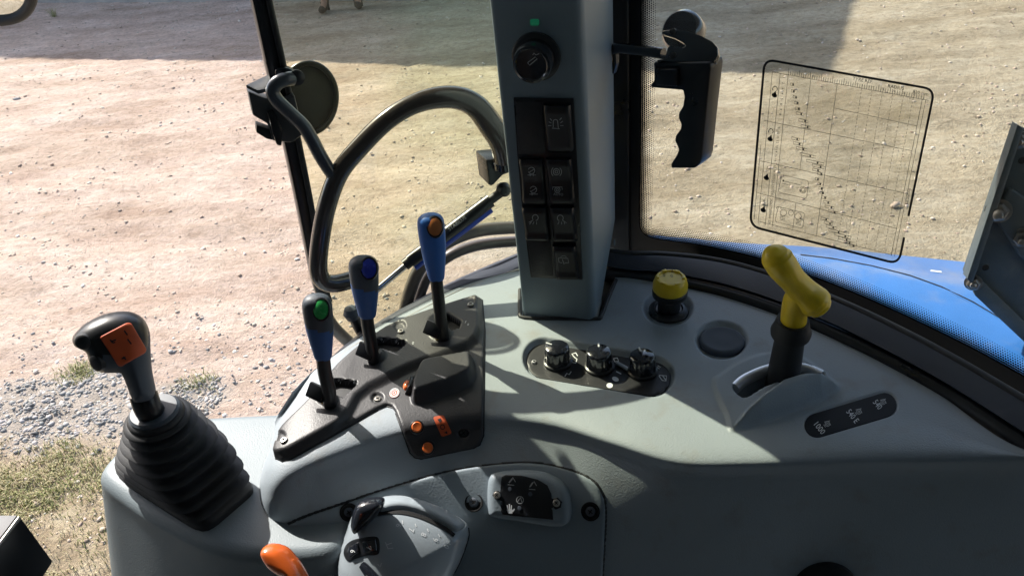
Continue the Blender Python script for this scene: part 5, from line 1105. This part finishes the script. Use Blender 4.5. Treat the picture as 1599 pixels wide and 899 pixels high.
stroke('lower_slot', [(7, [(566, 878), (576, 890), (588, 908)])], 7, DS, M['hole'], gd, .0006)
sl_ = [DS(x, y)[0]+dpn*.003 for x, y in ((567, 879), (576, 890), (586, 903))]; tube('slide_lever', sl_, [.0032, .0042, .005], M['gloss'], gd, seg=14)
tube('seam', [DS(x, y)[0]+dpn*.0001 for x, y in [(731, 823), (732, 835), (728, 850), (720, 872), (708, 897), (700, 915)]], .0009, M['rubber'], gd, seg=6, sub=3)
kd = thing('throttle_knob', 'glossy black tapered knob sitting at the upper left of the silver dome', 'knob', tuple(DS(575, 800)[0]))
ko = [(v.x, v.y) for v in sm_poly([(551, 828), (548, 817), (551, 800), (557, 786), (567, 779), (582, 776), (596, 777), (601, 782), (597, 793), (588, 806), (576, 818), (563, 828), (556, 832)], 4)]
kpl = Plane(DS(580, 805)[0]+dpn*.009, dpn); inflate('knob_body', ko, lambda x, y: (kpl(x, y)[0], dpn), .012, 17, M['gloss'], kd, step=2.5)
oe = CB(470, 895)[0]; opl = Plane(P(450, 870, .02), (-.1, -.7, .7)); oo = [(v.x, v.y) for v in sm_poly([(411, 868), (411, 857), (418, 849), (432, 848), (447, 854), (460, 868), (472, 885), (482, 905), (490, 925), (470, 935), (452, 905), (438, 898), (422, 886)], 4)]
ol_ = thing('orange_lever', 'glossy orange lever handle at the bottom edge left of the silver dome', 'lever', tuple(oe)); inflate('handle', oo, lambda x, y: (opl(x, y)[0], opl.n), .013, 19, mat('glossy_orange', (.72, .13, .02), .22, coat=.5, var=.06), ol_, step=2.5)
tube('shaft', [opl(478, 925)[0], oe+Vector((.01, -.02, -.05))], .008, M['smooth'], ol_, seg=12, sub=1)
# ================================================================== CAB ROOF and added walls (out of frame; shaped to shade the cab)
cab = thing('cab_shell', 'cab roof, floor and added opaque walls shading the driver position, outside the frame', 'cab', (0, 0, -.9))
prism('roof', [Vector(q) for q in ((-1.1, -1.1, .68), (1.3, -1.1, .68), (1.3, 1.22, .68), (-.33, 1.22, .68), (-.10, .92, .68), (-1.1, .92, .68))], (0, 0, .09), M['grey2'], cab, .02)  # unseen roof; overhang and chamfered corner shaped to shade the dash
prism('floor', [Vector(q) for q in ((-1.0, -1.0, -.78), (.75, -1.0, -.78), (.75, .42, -.78), (-1.0, .42, -.78))], (0, 0, -.05), M['grey_arm'], cab)
prism('back_shade_wall', [Vector(q) for q in ((-1.1, -1.0, -.78), (.9, -1.0, -.78), (.9, -1.0, .68), (-1.1, -1.0, .68))], (0, -.04, 0), M['grey2'], cab)  # opaque wall added behind the camera to darken the cab interior
prism('left_shade_wall', [Vector(q) for q in ((-1.1, -1.0, -.78), (-1.1, .72, -.78), (-1.1, .72, .68), (-1.1, -1.0, .68))], (-.04, 0, 0), M['grey2'], cab)  # unseen opaque wall added on the left to keep skylight out
prism('right_shade_wall', [Vector(q) for q in ((.80, -1.0, -.8), (.80, .22, -.8), (.80, .22, .68), (.80, -1.0, .68))], (.04, 0, 0), M['grey2'], cab)  # unseen opaque wall added on the right to darken the interior
seat = thing('driver_seat', 'dark driver seat behind the camera, outside the frame', 'seat', (0, -.1, -.78))
box('seat_cushion', Matrix.Translation((-.05, -.25, -.32)), .5, .5, .12, M['trouser'], seat, .04); box('seat_base', Matrix.Translation((-.05, -.25, -.58)), .3, .3, .38, M['smooth'], seat, .02); box('backrest', Matrix.Translation((-.33, -.25, .0)), .12, .5, .6, M['trouser'], seat, .04)
